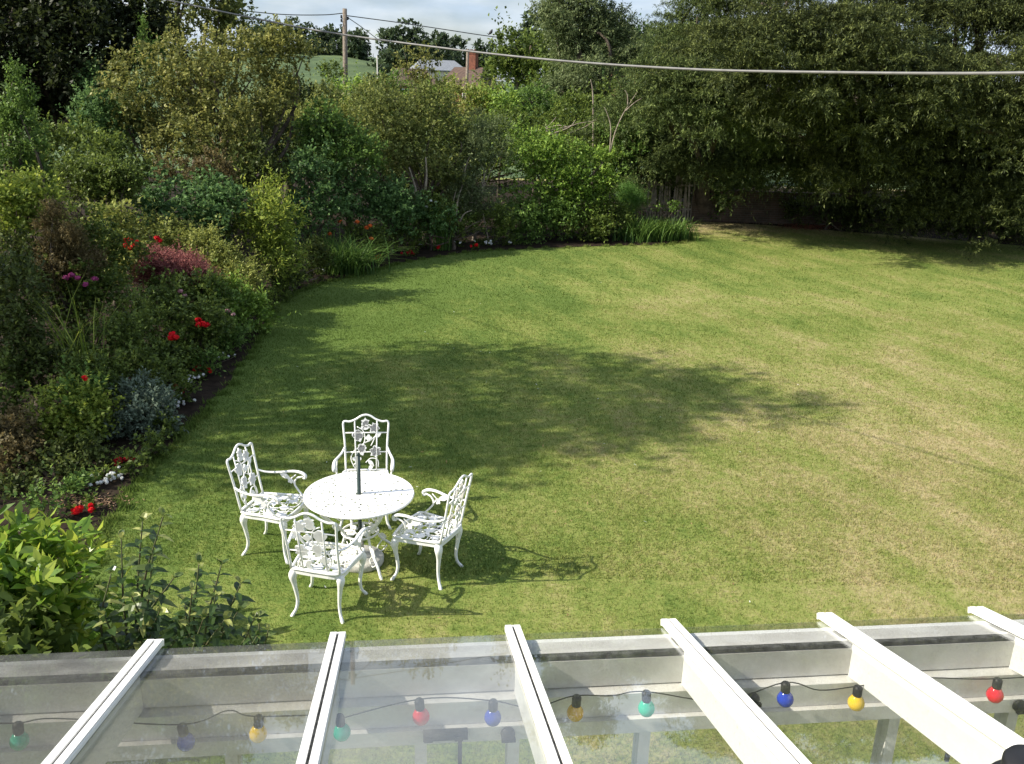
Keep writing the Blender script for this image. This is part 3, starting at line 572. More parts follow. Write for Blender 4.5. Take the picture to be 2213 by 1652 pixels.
# table with pierced top
TX, TY, TZ, TR = -1.315, 7.17, .68, .475
tab = empty('garden_table', (TX, TY, 0), 0, 'round white cast metal table with pierced floral top', 'table')
def table_top():
    n = 190; xs = np.linspace(-TR, TR, n); X, Y = np.meshgrid(xs, xs); R = np.hypot(X, Y); A = np.arctan2(Y, X); hole = np.zeros_like(X, bool)
    rs = np.random.default_rng(8)
    for ring, cnt in ((.075, 6), (.125, 10), (.175, 14), (.225, 18), (.275, 22), (.325, 26), (.375, 30), (.425, 34)):
        for k in range(cnt):
            a = 2 * np.pi * (k + .5 * rs.random()) / cnt + ring * 9; r = ring + rs.normal() * .009; cx, cy = r * np.cos(a), r * np.sin(a); th = a + rs.choice([.6, -.6, 1.57, 0]); l, w = rs.uniform(.009, .017), rs.uniform(.0045, .0075)
            u = (X - cx) * np.cos(th) + (Y - cy) * np.sin(th); v = -(X - cx) * np.sin(th) + (Y - cy) * np.cos(th); hole |= (u / l) ** 2 + (v / w) ** 2 < 1
    hole |= (R < .026) | ((np.abs(Y - .004) < .0028) & (X > .03))
    ok = (R < TR - .006) & ~hole
    V = np.stack([X, Y, X * 0], -1).reshape(-1, 3); i = np.arange(n * n).reshape(n, n); f = ok[:-1, :-1] & ok[1:, :-1] & ok[:-1, 1:] & ok[1:, 1:]
    a, b, c, d = i[:-1, :-1][f], i[:-1, 1:][f], i[1:, 1:][f], i[1:, :-1][f]; th = .008
    top = np.stack([a, b, c, d], 1); N = n * n; bot = top[:, ::-1] + N
    E = np.concatenate([top[:, [k, (k + 1) % 4]] for k in range(4)]); key = np.sort(E, 1); _, inv, cnt = np.unique(key[:, 0] * N + key[:, 1], return_inverse=True, return_counts=True)
    bd = E[cnt[inv] == 1]; side = np.stack([bd[:, 1], bd[:, 0], bd[:, 0] + N, bd[:, 1] + N], 1)
    V2 = np.concatenate([V, V - [0, 0, th]]); F2 = np.concatenate([top, bot, side]); used = np.unique(F2); mp_ = np.zeros(len(V2), int); mp_[used] = np.arange(len(used))
    o = mesh_np('tabletop', V2[used] + [0, 0, TZ], mp_[F2], 4, M_WHITE, tab); return o
tt = table_top()
mb = MB(); mb.tube([(TR * math.cos(a) * .992, TR * math.sin(a) * .992, TZ - .006) for a in np.linspace(0, 2 * math.pi, 73)], .0115, 8); mb.build('rim', M_WHITE, tt)
for k in range(4):
    a = math.radians(38 + 90 * k); ca, sa = math.cos(a), math.sin(a); R3 = lambda r, z: (r * ca, r * sa, z)
    mb = MB(); P = bez([R3(.36, TZ - .012), R3(.375, .60), R3(.30, .50), R3(.20, .40), R3(.155, .315), R3(.20, .20), R3(.30, .10), R3(.345, .03), R3(.37, -.01)], 5); mb.tube(P, list(np.interp(np.linspace(0, 1, len(P)), [0, .2, .5, .9, 1], [.016, .017, .011, .013, .017])), 8)
    mb.tube(bez([R3(.31, .51), R3(.23, .58), R3(.16, .54), R3(.18, .47), R3(.22, .49)], 5), .006, 5); mb.tube(bez([R3(.23, .17), R3(.17, .10), R3(.21, .05), R3(.27, .09)], 5), .006, 5); l_ = mb.build('leg', M_WHITE, tab)
    fl_ = lambda u, v, w, ca=ca, sa=sa: (u * ca - w * sa, u * sa + w * ca, v)
    for sh, nm in ((shift(leaf2(.12, .03, 1.0), .205, .38), 'leaf_ornament'), (shift(leaf2(.10, .026, -.6), .185, .225), 'leaf_ornament'), (shift(flower(5, .032), .245, .545), 'flower_ornament')):
        mb = MB(); mb.plate(sh, .007, fl_); mb.build(nm, M_WHITE, l_)
mb = MB(); mb.tube([(.16 * math.cos(a), .16 * math.sin(a), .312) for a in np.linspace(0, 2 * math.pi, 41)], .010, 6); mb.tube([(.05 * math.cos(a), .05 * math.sin(a), .312) for a in np.linspace(0, 2 * math.pi, 25)], .008, 6)
for k in range(8):
    a = k * math.pi / 4; mb.plate([(x + .052 * math.cos(a), y + .052 * math.sin(a)) for x, y in leaf2(.105, .026, a)], .008, lambda u, v, w: (u, v, .312 + w))
mb.build('shelf', M_WHITE, tab)
par = empty('parasol_stand', (TX, TY, 0), 0, 'dark green parasol pole without canopy rising through the table', 'parasol stand')
mb = MB(); mb.tube([(0, 0, .05), (0, 0, .5), (0, 0, 1.04)], .0175, 12); mb.tube([(0, 0, 1.035), (0, 0, 1.065)], .0135, 12); mb.build('pole', M_POLE, par)
mb = MB(); mb.lathe([(.20, 0), (.205, .012), (.205, .055), (.19, .072), (.05, .085), (.03, .15), (.024, .22)], (0, 0, 0), 32); mb.build('base', M_STONE, par)

# ------------------------------------------------------------------ trees and shrubs (blobs are px, py, half width, half height, distance)
far_k = dict(l=.9, w=.6, m=12, cov=.85, k=6, L=2.2, deep=.3)
# left background
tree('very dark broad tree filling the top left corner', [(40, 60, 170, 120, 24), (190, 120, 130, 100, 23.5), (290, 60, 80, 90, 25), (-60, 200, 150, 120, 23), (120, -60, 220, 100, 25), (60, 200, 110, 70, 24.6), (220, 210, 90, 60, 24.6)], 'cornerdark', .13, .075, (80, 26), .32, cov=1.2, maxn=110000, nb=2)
tree('tall olive green tree rising above the frame left of the pole', [(430, 10, 115, 80, 31), (500, 70, 55, 60, 31), (355, 80, 60, 55, 30.5), (440, -70, 90, 60, 31)], 'olive', .12, .08, (440, 31.5), .28, cov=.8, maxn=60000)
tree('wide golden olive tree with spreading crown in the left background', [(285, 215, 85, 75, 21.3), (400, 165, 110, 70, 22), (535, 150, 105, 60, 23), (625, 115, 55, 48, 23.2), (480, 255, 120, 60, 21.6), (590, 210, 55, 50, 22.5), (390, 320, 85, 50, 20.6), (480, 330, 60, 45, 21)], 'goldolive', .085, .055, (520, 21.8), .14, cov=.62, maxn=90000, nb=3, m=15, inner=.42)
tree('pointed pale green conifer at the left edge', [(35, 185, 12, 48, 17), (40, 235, 38, 50, 17), (42, 300, 68, 62, 17), (20, 375, 80, 62, 17)], 'mid', .06, .03, (40, 17.2), .12, 'conifer', 'conifer', up=1.3, maxn=50000)
for px, py, rx, ry, lb in ((312, 95, 11, 42, 'narrow columnar evergreen standing before the dark corner tree'), (345, 110, 8, 32, 'shorter narrow evergreen spire beside the columnar one')):
    tree(lb, [(px, py, rx, ry, 23), (px, py + 60, rx * 1.3, 50, 23)], 'mid', .07, .035, (px, 23), .06, 'conifer', 'conifer', up=1.4, m=7)
plant('shrub', 'blue green shrub between the pointed conifer and the golden olive tree', 'shrub', [(205, 190, 50, 62, 22.6), (240, 265, 85, 70, 21.4), (190, 300, 60, 60, 21)], 'bluegreen', .08, .05, maxn=40000, cov=.9)
tree('dark dome shaped tree behind the golden olive tree', [(612, 225, 68, 48, 31), (560, 260, 50, 40, 30.6)], 'dark', .12, .07, (612, 31), .16)
plant('clipped_hedge', 'dark clipped hedge with flat top in the left border', 'hedge', [(x, 398, 42, 52, 16.2) for x in (165, 200, 235, 265)], 'darkmid', .045, .03, maxn=40000, m=14, up=.8, inner=.8)
plant('shrub', 'yellow green shrub at the left edge below the pointed conifer', 'shrub', [(70, 430, 75, 45, 13.6), (15, 455, 60, 60, 13.2), (60, 490, 80, 45, 13.3)], 'yellowgreen', .06, .04, maxn=40000)
plant('shrub', 'brown topped feathery shrub below the clipped hedge', 'shrub', [(120, 480, 34, 36, 12.9), (135, 540, 52, 50, 12.8), (120, 600, 60, 50, 12.6), (160, 590, 50, 50, 12.8)], 'rust', .045, .014, up=1.2, maxn=25000)
plant('shrub', 'dark small leaved shrub left of the scarlet rose', 'shrub', [(195, 535, 85, 68, 14), (180, 600, 90, 60, 13.6)], 'darkmid', .055, .036, maxn=40000, cov=.9)
plant('climbing_plant', 'sprawling pale green climber below the golden olive tree', 'climber', [(400, 435, 115, 48, 17.2), (320, 475, 52, 52, 16.8), (470, 415, 60, 40, 17.6), (420, 490, 90, 40, 16.9)], 'bluegreen', .075, .05, maxn=50000, cov=.85, droop=.35)
plant('shrub', 'reddish tipped shrub above the pale green climber', 'shrub', [(395, 372, 62, 34, 18.4), (470, 365, 40, 30, 18.8)], 'rust', .06, .035, maxn=20000, cov=.7)
plant('shrub', 'bright yellow green shrub standing tall in the middle of the border', 'shrub', [(582, 435, 36, 42, 17.8), (590, 500, 62, 55, 17.5), (598, 565, 52, 50, 17.3)], 'yellowgreen', .085, .030, maxn=40000, up=.9, L=.3)
plant('smoke_bush', 'wine red feathery smoke bush in the left border', 'shrub', [(365, 578, 66, 36, 14.6), (420, 600, 46, 32, 14.4), (330, 600, 40, 28, 14.5)], 'smoke', .045, .012, maxn=45000, up=.7, cov=1.1, inner=.75, m=14)
plant('shrub', 'light olive shrub right of the wine red smoke bush', 'shrub', [(470, 560, 60, 40, 15.6), (520, 610, 50, 52, 15.2), (440, 530, 40, 28, 15.8)], 'oliveshrub', .06, .026, maxn=40000, up=.8)
plant('shrub', 'yellowish leafy shrub at the lawn edge below the light olive shrub', 'shrub', [(520, 668, 48, 55, 14.6), (480, 690, 50, 50, 14.2), (555, 690, 30, 40, 14.8)], 'bright', .065, .036, maxn=30000)
def rose(label, blobs, blooms, mat='darkmid', petal_m=P_RED, r=.055, cat='rose bush', name='rose_bush', l=.06, w=.04, n=30, **k):
    o = plant(name, label, cat, blobs, mat, l, w, r0=.03, maxn=k.pop('maxn', 26000), **k)
    for i, (px, py, Y) in enumerate(blooms): bloom(o, px, py, Y, r, petal_m, SEED[0] * 31 + i, n)
    return o
rose('rose bush with a large cluster of scarlet blooms left of the smoke bush', [(285, 580, 52, 50, 15)], [(268, 521, 14.6), (280, 518, 14.5), (272, 531, 14.5), (292, 530, 14.5), (284, 536, 14.4), (297, 524, 14.6)], 'oliveshrub', r=.062)
rose('rose bush with one scarlet bloom behind the smoke bush', [(350, 556, 40, 42, 15.6)], [(339, 514, 15.3), (345, 520, 15.3)], 'oliveshrub')
rose('dark rose bush with two red blooms near the lawn edge', [(415, 735, 75, 56, 13), (450, 720, 45, 60, 13.2)], [(428, 692, 12.7), (437, 700, 12.6), (446, 703, 12.7), (430, 702, 12.6)])
rose('dark rose bush with a single red bloom below the smoke bush', [(345, 765, 72, 66, 12.3), (350, 690, 60, 55, 13)], [(372, 723, 11.8), (379, 729, 11.7), (370, 731, 11.7)])
rose('tall phlox with magenta flower heads in the left border', [(150, 655, 85, 60, 12.6), (200, 640, 60, 50, 12.9)], [(142, 600, 12.3), (155, 595, 12.3), (168, 601, 12.2), (205, 603, 12.3), (185, 615, 12.2)], 'darkmid', P_PINK, .05, 'flower', 'phlox')
rose('leafy bush with pale pink faded flowers under the smoke bush', [(390, 650, 72, 40, 13.9), (460, 640, 40, 45, 14)], [(492, 672, 13.6), (505, 680, 13.6), (390, 630, 13.5), (398, 640, 13.5)], 'darkmid', P_PALEPINK, .045, 'shrub', 'flowering_shrub')
plant('shrub', 'deep green bush in the middle of the dark left border', 'shrub', [(230, 745, 95, 70, 11.8), (290, 690, 60, 50, 12.4)], 'darkmid', .055, .03, maxn=40000)
plant('shrub', 'tall dark shrub at the left edge of the border', 'shrub', [(40, 640, 75, 80, 11.4), (40, 760, 75, 80, 10.8), (90, 800, 60, 60, 10.6)], 'dark', .065, .034, maxn=45000)
plant('shrub', 'upright dark green shrub with reddish shoots above the yellow flowering one', 'shrub', [(200, 810, 85, 45, 10.6), (300, 815, 70, 45, 11)], 'darkmid', .05, .028, maxn=30000)
rose('tall geranium with a single coral flower above the yellow flowering shrub', [(175, 850, 45, 34, 10)], [(182, 815, 9.9), (186, 820, 9.9)], 'mid', P_RED, .035, 'flower', 'geranium')
plant('shrub', 'yellow flowering shrub at the lower left', 'shrub', [(120, 890, 80, 55, 9.9), (200, 900, 60, 52, 9.8), (160, 950, 80, 50, 9.6)], 'yellowgreen', .05, .032, maxn=34000, cov=.8)
plant('shrub', 'russet leaved shrub at the left edge', 'shrub', [(30, 935, 60, 48, 9.3), (40, 1010, 62, 58, 8.9)], 'rust', .05, .03, maxn=30000)
plant('shrub', 'dark green low shrub behind the white and red bedding flowers', 'shrub', [(120, 1030, 75, 60, 8.9), (190, 1000, 55, 50, 9.2), (60, 1090, 80, 50, 8.4)], 'dark', .05, .03, maxn=36000)
plant('shrub', 'silvery grey leaved shrub by the lawn edge', 'shrub', [(310, 865, 55, 42, 10.3), (300, 920, 66, 52, 10), (340, 900, 44, 48, 10.1)], 'silver', .05, .024, maxn=40000, up=.9)
plant('shrub', 'dark filler shrub between the silvery shrub and the red roses', 'shrub', [(370, 785, 46, 40, 12.6), (335, 842, 36, 28, 11.5)], 'dark', .05, .03, maxn=22000)
def clump(name, label, cat, px, Y, n, h, spread, w, arch, mat, seed, part='foliage', dx=0):
    rng = np.random.default_rng(seed); p = at(px, 600, Y); o = empty(name, (p[0], p[1], 0), 0, label, cat)
    V, F, r = blades((0, 0, 0), rng, n, h, spread, w, arch); mesh_np(part, V, F, 4, LM[mat], o, r); return o
clump('ornamental_grass', 'tuft of pale arching grass stems in the dark border', 'grass tuft', 148, 10.9, 26, 1.85, .12, .011, .45, 'yellowgreen', 3, 'stems')
clump('daylily', 'large arching daylily clump at the bend of the lawn edge', 'daylily', 745, 20.3, 520, 1.0, .30, .012, 1.25, 'strap', 4)
clump('daylily', 'smaller strap leaved clump behind the arching daylily', 'daylily', 700, 21, 200, 1.0, .3, .014, .6, 'strap', 5)
clump('iris', 'wide clump of upright iris leaves at the end of the border', 'iris', 1375, 26.4, 420, .78, .36, .016, .7, 'strap', 6)
clump('iris', 'iris leaves at the corner of the border beside the lawn', 'iris', 1435, 26.8, 420, .72, .34, .016, .75, 'strap', 7)
clump('iris', 'thin tall reed like tuft beside the bent dead stems', 'iris', 955, 23.7, 70, 1.35, .12, .012, .35, 'strap', 8)
def bedding(label, px, py, Y, n, spread, mat, name, cat, r=.03, h=.16, seed=0, leafm='mid'):
    rng = np.random.default_rng(900 + seed); Y = gp(px, py + 13)[1]; c = at(px, py, Y); o = empty(name, (c[0], c[1], 0), 0, label, cat); h = max(.08, c[2] - .03)
    lo = np.array([[c[0] + rng.normal() * spread * .5, c[1] + .05 + rng.normal() * spread * .3, h * .5, spread * .6, spread * .6, h * .5] for _ in range(4)])
    V, F, rr = leaves(lo, rng, .05, .035, 1.0, 6, .1, maxn=1600); mesh_np('foliage', V - np.array([c[0], c[1], 0]), F, 4, LM[leafm], o, rr)
    for i in range(n):
        a = rng.normal(size=2) * spread * .55
        bloom_at(o, (a[0], a[1] - .03, h + rng.uniform(-.04, .05)), r * rng.uniform(.8, 1.2), mat, rng)
    return o
def bloom_at(o, p, r, mat, rng, n=12):
    u = norm(rng.normal(size=(n, 3)) + np.array([0, -.3, .8])); P = np.array(p) + u * r * .5; t1 = norm(np.cross(u, rng.normal(size=(n, 3)))); t2 = np.cross(u, t1); s = r * .6
    V = np.stack([P + t1 * s, P + t2 * s, P - t1 * s, P - t2 * s], 1).reshape(-1, 3); return mesh_np('bloom', V, np.arange(4 * n).reshape(-1, 4), 4, mat, o, rng.random(n))
k_ = 0
for a in (('clump of white bedding flowers below the two red rose blooms', 472, 765, 13.0, 10, .2, P_WHITE), ('broad clump of white bedding flowers above the silvery shrub', 410, 815, 11.75, 18, .17, P_WHITE),
          ('clump of white bedding flowers right of the silvery shrub', 384, 868, 10.95, 16, .14, P_WHITE), ('clump of white bedding flowers at the near end of the border', 238, 1032, 8.75, 19, .14, P_WHITE),
          ('red geraniums beside the broad clump of white flowers', 437, 800, 12.2, 7, .13, P_RED), ('dark red geraniums left of the lower white clump', 381, 838, 11.3, 8, .12, P_CRIMSON),
          ('dim red geraniums in shade above the nearest white clump', 272, 993, 9.3, 7, .10, P_CRIMSON), ('red geraniums lowest in the border by the bare soil', 175, 1098, 8.05, 8, .12, P_RED)):
    k_ += 1; bedding(*a, 'white_petunia' if a[-1] is P_WHITE else 'geranium', 'bedding flower', .027 if a[-1] is P_WHITE else .042, seed=k_, leafm='darkmid')
for a in (('single white bedding plant before the arching daylily', 692, 582, 19.7, 3, .1, P_WHITE), ('brightest red geraniums just right of the arching daylily', 817, 553, 20.9, 9, .11, P_RED), ('small white flowers between red geraniums near the daylily', 838, 527, 22.0, 5, .2, P_WHITE),
          ('deep red geraniums second to the right of the daylily', 888, 543, 22.3, 8, .13, P_CRIMSON), ('sparse white flowers in front of the bent dead stems', 910, 525, 22.9, 4, .22, P_WHITE), ('red geranium beside the thin reed like tuft', 946, 531, 23.1, 5, .08, P_RED),
          ('white flowers right of the thin reed like tuft', 985, 523, 23.6, 7, .16, P_WHITE), ('red geranium between two groups of white flowers', 1026, 529, 23.9, 4, .07, P_RED), ('white flowers nearest the middle of the far lawn edge', 1050, 520, 24.1, 9, .2, P_WHITE), ('last white flowers before the yellow green tree', 1098, 519, 24.5, 4, .2, P_WHITE)):
    k_ += 1; bedding(*a, 'white_petunia' if a[-1] is P_WHITE else 'geranium', 'bedding flower', .042 if a[-1] is P_WHITE else .05, seed=k_, leafm='darkmid')
rose('orange lilies standing behind the arching daylily', [(795, 520, 45, 40, 21.6)], [(772, 480, 21.3), (792, 492, 21.3), (800, 488, 21.3), (803, 516, 21.2), (735, 478, 21.3), (712, 505, 21.2)], 'darkmid', P_ORANGE, .06, 'lily', 'lily')
rose('white rose on a tall bush beside the bent dead stems', [(930, 465, 42, 42, 23.6)], [(931, 434, 23.2), (942, 437, 23.2), (922, 447, 23.2)], 'darkmid', P_WHITE, .045)
# middle back of the border
plant('shrub', 'tall mid green shrub with small rose like leaves in the border bend', 'shrub', [(670, 380, 62, 62, 21.6), (690, 450, 70, 60, 21.2), (640, 470, 40, 55, 20.6)], 'bluegreen', .085, .055, maxn=60000, cov=.85, droop=.2)
tree('leafy green small tree behind the tall mid green shrub', [(725, 300, 82, 60, 23), (760, 350, 80, 50, 22.6), (680, 290, 50, 45, 23.3)], 'mid', .085, .055, (740, 23), .09, cov=.85)
tree('old apple tree with pale bare stems in the middle of the border', [(850, 250, 80, 60, 25.2), (930, 240, 72, 52, 26), (800, 220, 55, 45, 26.5), (880, 310, 90, 45, 24.8), (970, 290, 40, 50, 25.6), (830, 350, 50, 60, 24.3), (960, 370, 44, 56, 24.7), (895, 375, 26, 30, 25.3)], 'olive', .085, .05, (922, 24.6), .09, 'apple_tree', cov=.75, wood=M_BARK, nb=2)
plant('shrub', 'dark green leafy shrub below the apple tree', 'shrub', [(840, 450, 72, 55, 22.8), (900, 480, 60, 45, 23.2), (780, 430, 50, 55, 22.3)], 'bluegreen', .085, .05, maxn=50000)
plant('shrub', 'dense dark bush in the shade behind the apple tree stems', 'shrub', [(880, 400, 100, 60, 26.6), (980, 420, 70, 60, 27)], 'dark', .09, .055, maxn=40000)
plant('shrub', 'grey twiggy half dead shrub right of the apple tree', 'shrub', [(1010, 350, 58, 70, 25.6), (1050, 310, 52, 55, 26), (1000, 420, 50, 50, 25), (1040, 440, 45, 50, 25.2)], 'grey', .075, .02, maxn=50000, cov=.55, r0=.05, wood=M_PALEBARK, nb=7)
tree('rounded yellow green small tree near the end of the border', [(1150, 330, 70, 55, 26.8), (1220, 345, 80, 60, 27), (1285, 380, 52, 62, 27), (1170, 410, 80, 60, 26.4), (1250, 440, 70, 50, 26.4)], 'bright', .095, .055, (1200, 26.8), .08, cov=.8, maxn=80000, droop=.25)
plant('shrub', 'leafy green bush at the foot of the yellow green tree', 'shrub', [(1130, 465, 58, 50, 25.6), (1200, 490, 60, 38, 25.8)], 'mid', .08, .045, maxn=34000, droop=.2)
plant('shrub', 'low dark bush at the far lawn edge under the yellow green tree', 'shrub', [(1265, 495, 60, 34, 26), (1320, 470, 50, 40, 26.8)], 'darkmid', .075, .04, maxn=30000)
plant('shrub', 'low green plants along the far lawn edge behind the white flowers', 'shrub', [(990, 490, 48, 28, 24.2), (1060, 485, 50, 32, 24.6), (880, 512, 40, 26, 22.9)], 'darkmid', .07, .04, maxn=30000)
plant('shrub', 'low dull shrub in shade between the bright shrub and the daylily', 'shrub', [(630, 590, 40, 36, 18.4), (680, 560, 40, 40, 19.4), (610, 620, 26, 26, 17.6)], 'dark', .06, .035, maxn=24000)
plant('fennel', 'rounded feathery green fennel near the paling fence', 'fennel', [(1366, 438, 32, 30, 28.2)], 'fennel', .09, .008, maxn=40000, up=1.2, cov=1.6, r0=.02)
plant('laurel_bush', 'large dark glossy bush beside the yew', 'shrub', [(1395, 320, 70, 62, 31), (1340, 275, 48, 48, 30.6), (1440, 260, 55, 55, 32), (1350, 360, 45, 50, 30.2)], 'mid', .11, .065, maxn=60000, cov=.8)
plant('shrub', 'very dark foliage in the hollow above the paling fence', 'shrub', [(1400, 400, 80, 45, 33.5), (1480, 400, 70, 45, 34)], 'dark', .12, .07, maxn=24000)
# hedge line beyond the garden
HEDGE = [(690, 225, 66, 46, 34, 'olive', 'olive bush of the far hedge nearest the golden olive tree'), (760, 215, 60, 38, 37, 'bright', 'bright green bush of the far hedge below the utility pole'), (840, 205, 60, 36, 39, 'mid', 'mid green bush of the far hedge before the low brown roof'),
         (925, 205, 62, 32, 40, 'bright', 'bright green bush of the far hedge before the cream building'), (1010, 215, 58, 36, 38, 'oliveshrub', 'olive toned bush of the far hedge before the chimney house'), (1075, 225, 60, 36, 37, 'bright', 'bright green bush of the far hedge right of the chimney house'),
         (1150, 225, 62, 40, 38, 'mid', 'broad green bush of the far hedge below the dark copse'), (1240, 240, 65, 40, 37, 'darkmid', 'dark bush of the far hedge behind the brush pile'), (1320, 245, 50, 50, 39, 'darkmid', 'dark bush of the far hedge behind the bare forked branches')]
for i, (px, py, rx, ry, Y, mt, lb) in enumerate(HEDGE):
    plant('hedge_bush', lb, 'bush', [(px, py, rx, ry, Y), (px + 12, py + 40, rx * 1.1, 48, Y - .8)], mt, .12, .075, maxn=26000, cov=.75, group='bushes of the hedge beyond the garden')
plant('bramble_bank', 'tangled brambles filling the back of the border below the far hedge', 'brambles', [(x, 285 + (x % 3) * 8, 75, 45, 31.5) for x in (700, 800, 900, 1010, 1110, 1200, 1290)] + [(x, 350, 80, 60, 30.5) for x in (640, 760, 900, 1050, 1180, 1290)], 'darkmid', .11, .065, maxn=80000, cov=.6)
EDGING = [('low leafy edging plants between the lowest red geraniums and the white clump', [(150, 1066, 34, 18), (100, 1105, 50, 24), (185, 1040, 22, 16)], 'mid'), ('low leafy edging plants along the lawn edge beside the silvery shrub', [(398, 850, 26, 24), (360, 925, 30, 22), (330, 965, 34, 22), (290, 1005, 34, 22)], 'darkmid'),
          ('low leafy edging plants along the lawn edge below the dark roses', [(455, 790, 30, 24), (490, 745, 30, 26), (520, 720, 26, 24)], 'mid'), ('low leafy edging plants at the lawn edge under the bright yellow green shrub', [(572, 655, 24, 22), (605, 632, 26, 20), (645, 608, 28, 18)], 'darkmid')]
for lb, bl, mt in EDGING: plant('edging_plant', lb, 'edging plants', [(*b, gp(b[0], b[1] + b[3])[1]) for b in bl], mt, .05, .03, r0=.012, maxn=14000, m=7)
FILL = [('dense dark shrubbery behind the clipped hedge', [(60, 375, 95, 52, 18.6), (150, 320, 80, 52, 19.6), (245, 360, 70, 48, 18.8), (330, 395, 60, 46, 19.2)], 'darkmid'), ('shaded shrubbery under the golden olive tree', [(480, 380, 70, 44, 20), (560, 370, 60, 60, 21), (545, 310, 70, 56, 25), (620, 310, 60, 60, 26)], 'dark'),
        ('dark shrubs closing the gap below the corner tree', [(100, 250, 90, 60, 26), (260, 290, 70, 56, 25.4), (180, 220, 80, 50, 26.4), (-20, 260, 80, 70, 25.8), (380, 270, 80, 56, 26)], 'darkmid'), ('shadowy undergrowth at the left edge below the yellow green shrub', [(15, 560, 66, 66, 12.7), (90, 590, 60, 50, 13), (-50, 640, 60, 80, 12)], 'dark'),
        ('low undergrowth at the left edge above the russet shrub', [(10, 840, 66, 58, 10.3), (-50, 930, 60, 80, 9.6)], 'darkmid'), ('mixed leafy shrub behind the scarlet rose', [(300, 520, 62, 44, 15.9), (390, 520, 50, 36, 16.2), (240, 490, 50, 46, 15.4)], 'oliveshrub'), ('shaded leafy plants between the smoke bush and the lawn edge', [(450, 660, 60, 40, 14.1), (500, 730, 40, 34, 13.6)], 'mid'),
        ('dark hollow shrub left of the bright yellow green shrub', [(500, 500, 50, 52, 18), (450, 480, 40, 40, 17.8)], 'darkmid'), ('background bushes right of the olive bush', [(660, 270, 60, 40, 29), (740, 270, 66, 36, 30), (600, 290, 50, 40, 28.4)], 'oliveshrub')]
for lb, bl, mt in FILL: plant('shrub', lb, 'shrub', bl, mt, .08 if bl[0][4] > 15 else .06, .05 if bl[0][4] > 15 else .035, maxn=40000, cov=.8)
# dead wood
def dead(name, label, cat, paths, r, mat=M_PALEBARK, part='branch'):
    P0 = at(*paths[0][0]); o = empty(name, (P0[0], P0[1], 0), 0, label, cat); loc = np.array([P0[0], P0[1], 0])
    for q in paths:
        pts = [at(*p) - loc for p in q]; P = bez(pts, 4) if len(pts) > 1 else pts; mb = MB(); mb.tube(P, list(np.linspace(r, r * .35, len(P))), 6); mb.build(part, mat, o)
    return o
dead('dead_branch', 'tall bare forked branches standing above the brush pile', 'dead branch', [[(1318, 330, 26.6), (1330, 285, 26.6), (1345, 250, 26.6), (1362, 222, 26.6), (1378, 198, 26.6)], [(1352, 240, 26.6), (1372, 222, 26.6), (1392, 210, 26.6)], [(1318, 330, 26.6), (1320, 275, 26.6), (1312, 245, 26.6), (1306, 232, 26.6)], [(1357, 228, 26.6), (1356, 205, 26.6), (1350, 195, 26.6)]], .024)
dead('dead_branch', 'slim pale bare stem rising before the airy tall tree', 'dead branch', [[(1282, 330, 30), (1282, 230, 30), (1280, 190, 30), (1276, 172, 30)]], .035)
rb = random.Random(6)
dead('brush_pile', 'pile of cut pale branches behind the yellow green tree', 'brush pile', [[(x, 285 + rb.uniform(-4, 8), 29.5), (x + 40, 272 + rb.uniform(-5, 6), 29.5 + rb.uniform(-.4, .4)), (x + rb.uniform(50, 95), 266 + rb.uniform(-12, 14), 29.5)] for x in (1140, 1160, 1180, 1205, 1225, 1190)], .026)
dead('dead_branch', 'bent pale dead stems at the far lawn edge', 'dead branch', [[(990, 520, 24.3), (975, 500, 24.2), (958, 488, 24.1), (945, 478, 24)], [(988, 505, 24.2), (994, 480, 24.2), (1004, 462, 24.2), (1020, 455, 24.2)], [(955, 490, 24.1), (968, 465, 24.2), (978, 440, 24.3), (986, 410, 24.5)], [(1055, 520, 24.6), (1050, 490, 24.6), (1044, 462, 24.6)], [(985, 470, 24.2), (990, 430, 24.5), (1000, 400, 24.8)]], .03)
dead('dead_branch', 'two pale lopped stems under the apple tree crown', 'dead branch', [[(905, 470, 24), (900, 420, 24), (893, 390, 24), (884, 362, 24)], [(915, 470, 24), (918, 420, 24), (922, 380, 24), (920, 340, 24)]], .045)
# yews on the right
def yew(label, blobs, mat, base, r0, seed, maxn, cov=.55, m=26):
    SEED[0] += 1; B = [blob(*b) for b in blobs]; q = at(base[0], 400, base[1]); o = empty('yew_tree', (q[0], q[1], 0), 0, label, 'yew'); rng = np.random.default_rng(seed); lo = []
    for b in B:                                    # flat spreading boughs in layers with drooping tips, dark gaps left between them
        c, r = np.array(b[:3]), np.array(b[3:6]); lo.append(np.r_[c, r * .40])
        for u in norm(rng.normal(size=(m, 3)) + np.array([0, -.25, .0])):
            s_ = rng.uniform(.7, 1.5); a = c + u * r * rng.uniform(.45, .95); ang = math.atan2(u[1], u[0]) + rng.normal() * .5; out = np.array([math.cos(ang), math.sin(ang), 0]); sd_ = np.array([-out[1], out[0], 0])
            for t_ in (0, .5, 1.0, 1.5):
                for w_ in ((0,) if t_ > 1.2 else (-.4, .4)):
                    lo.append(np.r_[a + out * s_ * t_ + sd_ * w_ * s_ + np.array([0, 0, -.40 * s_ * t_ * t_]), s_ * (.46 - .14 * t_), s_ * (.46 - .14 * t_), s_ * (.17 - .04 * t_)])
    V, Fc, r_ = leaves(np.array(lo), rng, .10, .022, cov, 12, .30, up=.0, out=.9, jit=.42, droop=.45, maxn=maxn, flat=.6, deep=.3, spread=.85, topb=.85, wild=.5)
    mesh_np('crown', V - np.array(o.location), Fc, 4, LM[mat], o, r_); limbs(o, (q[0], q[1], 0), B, r0, seed, None, 'trunk', nb=2); return o
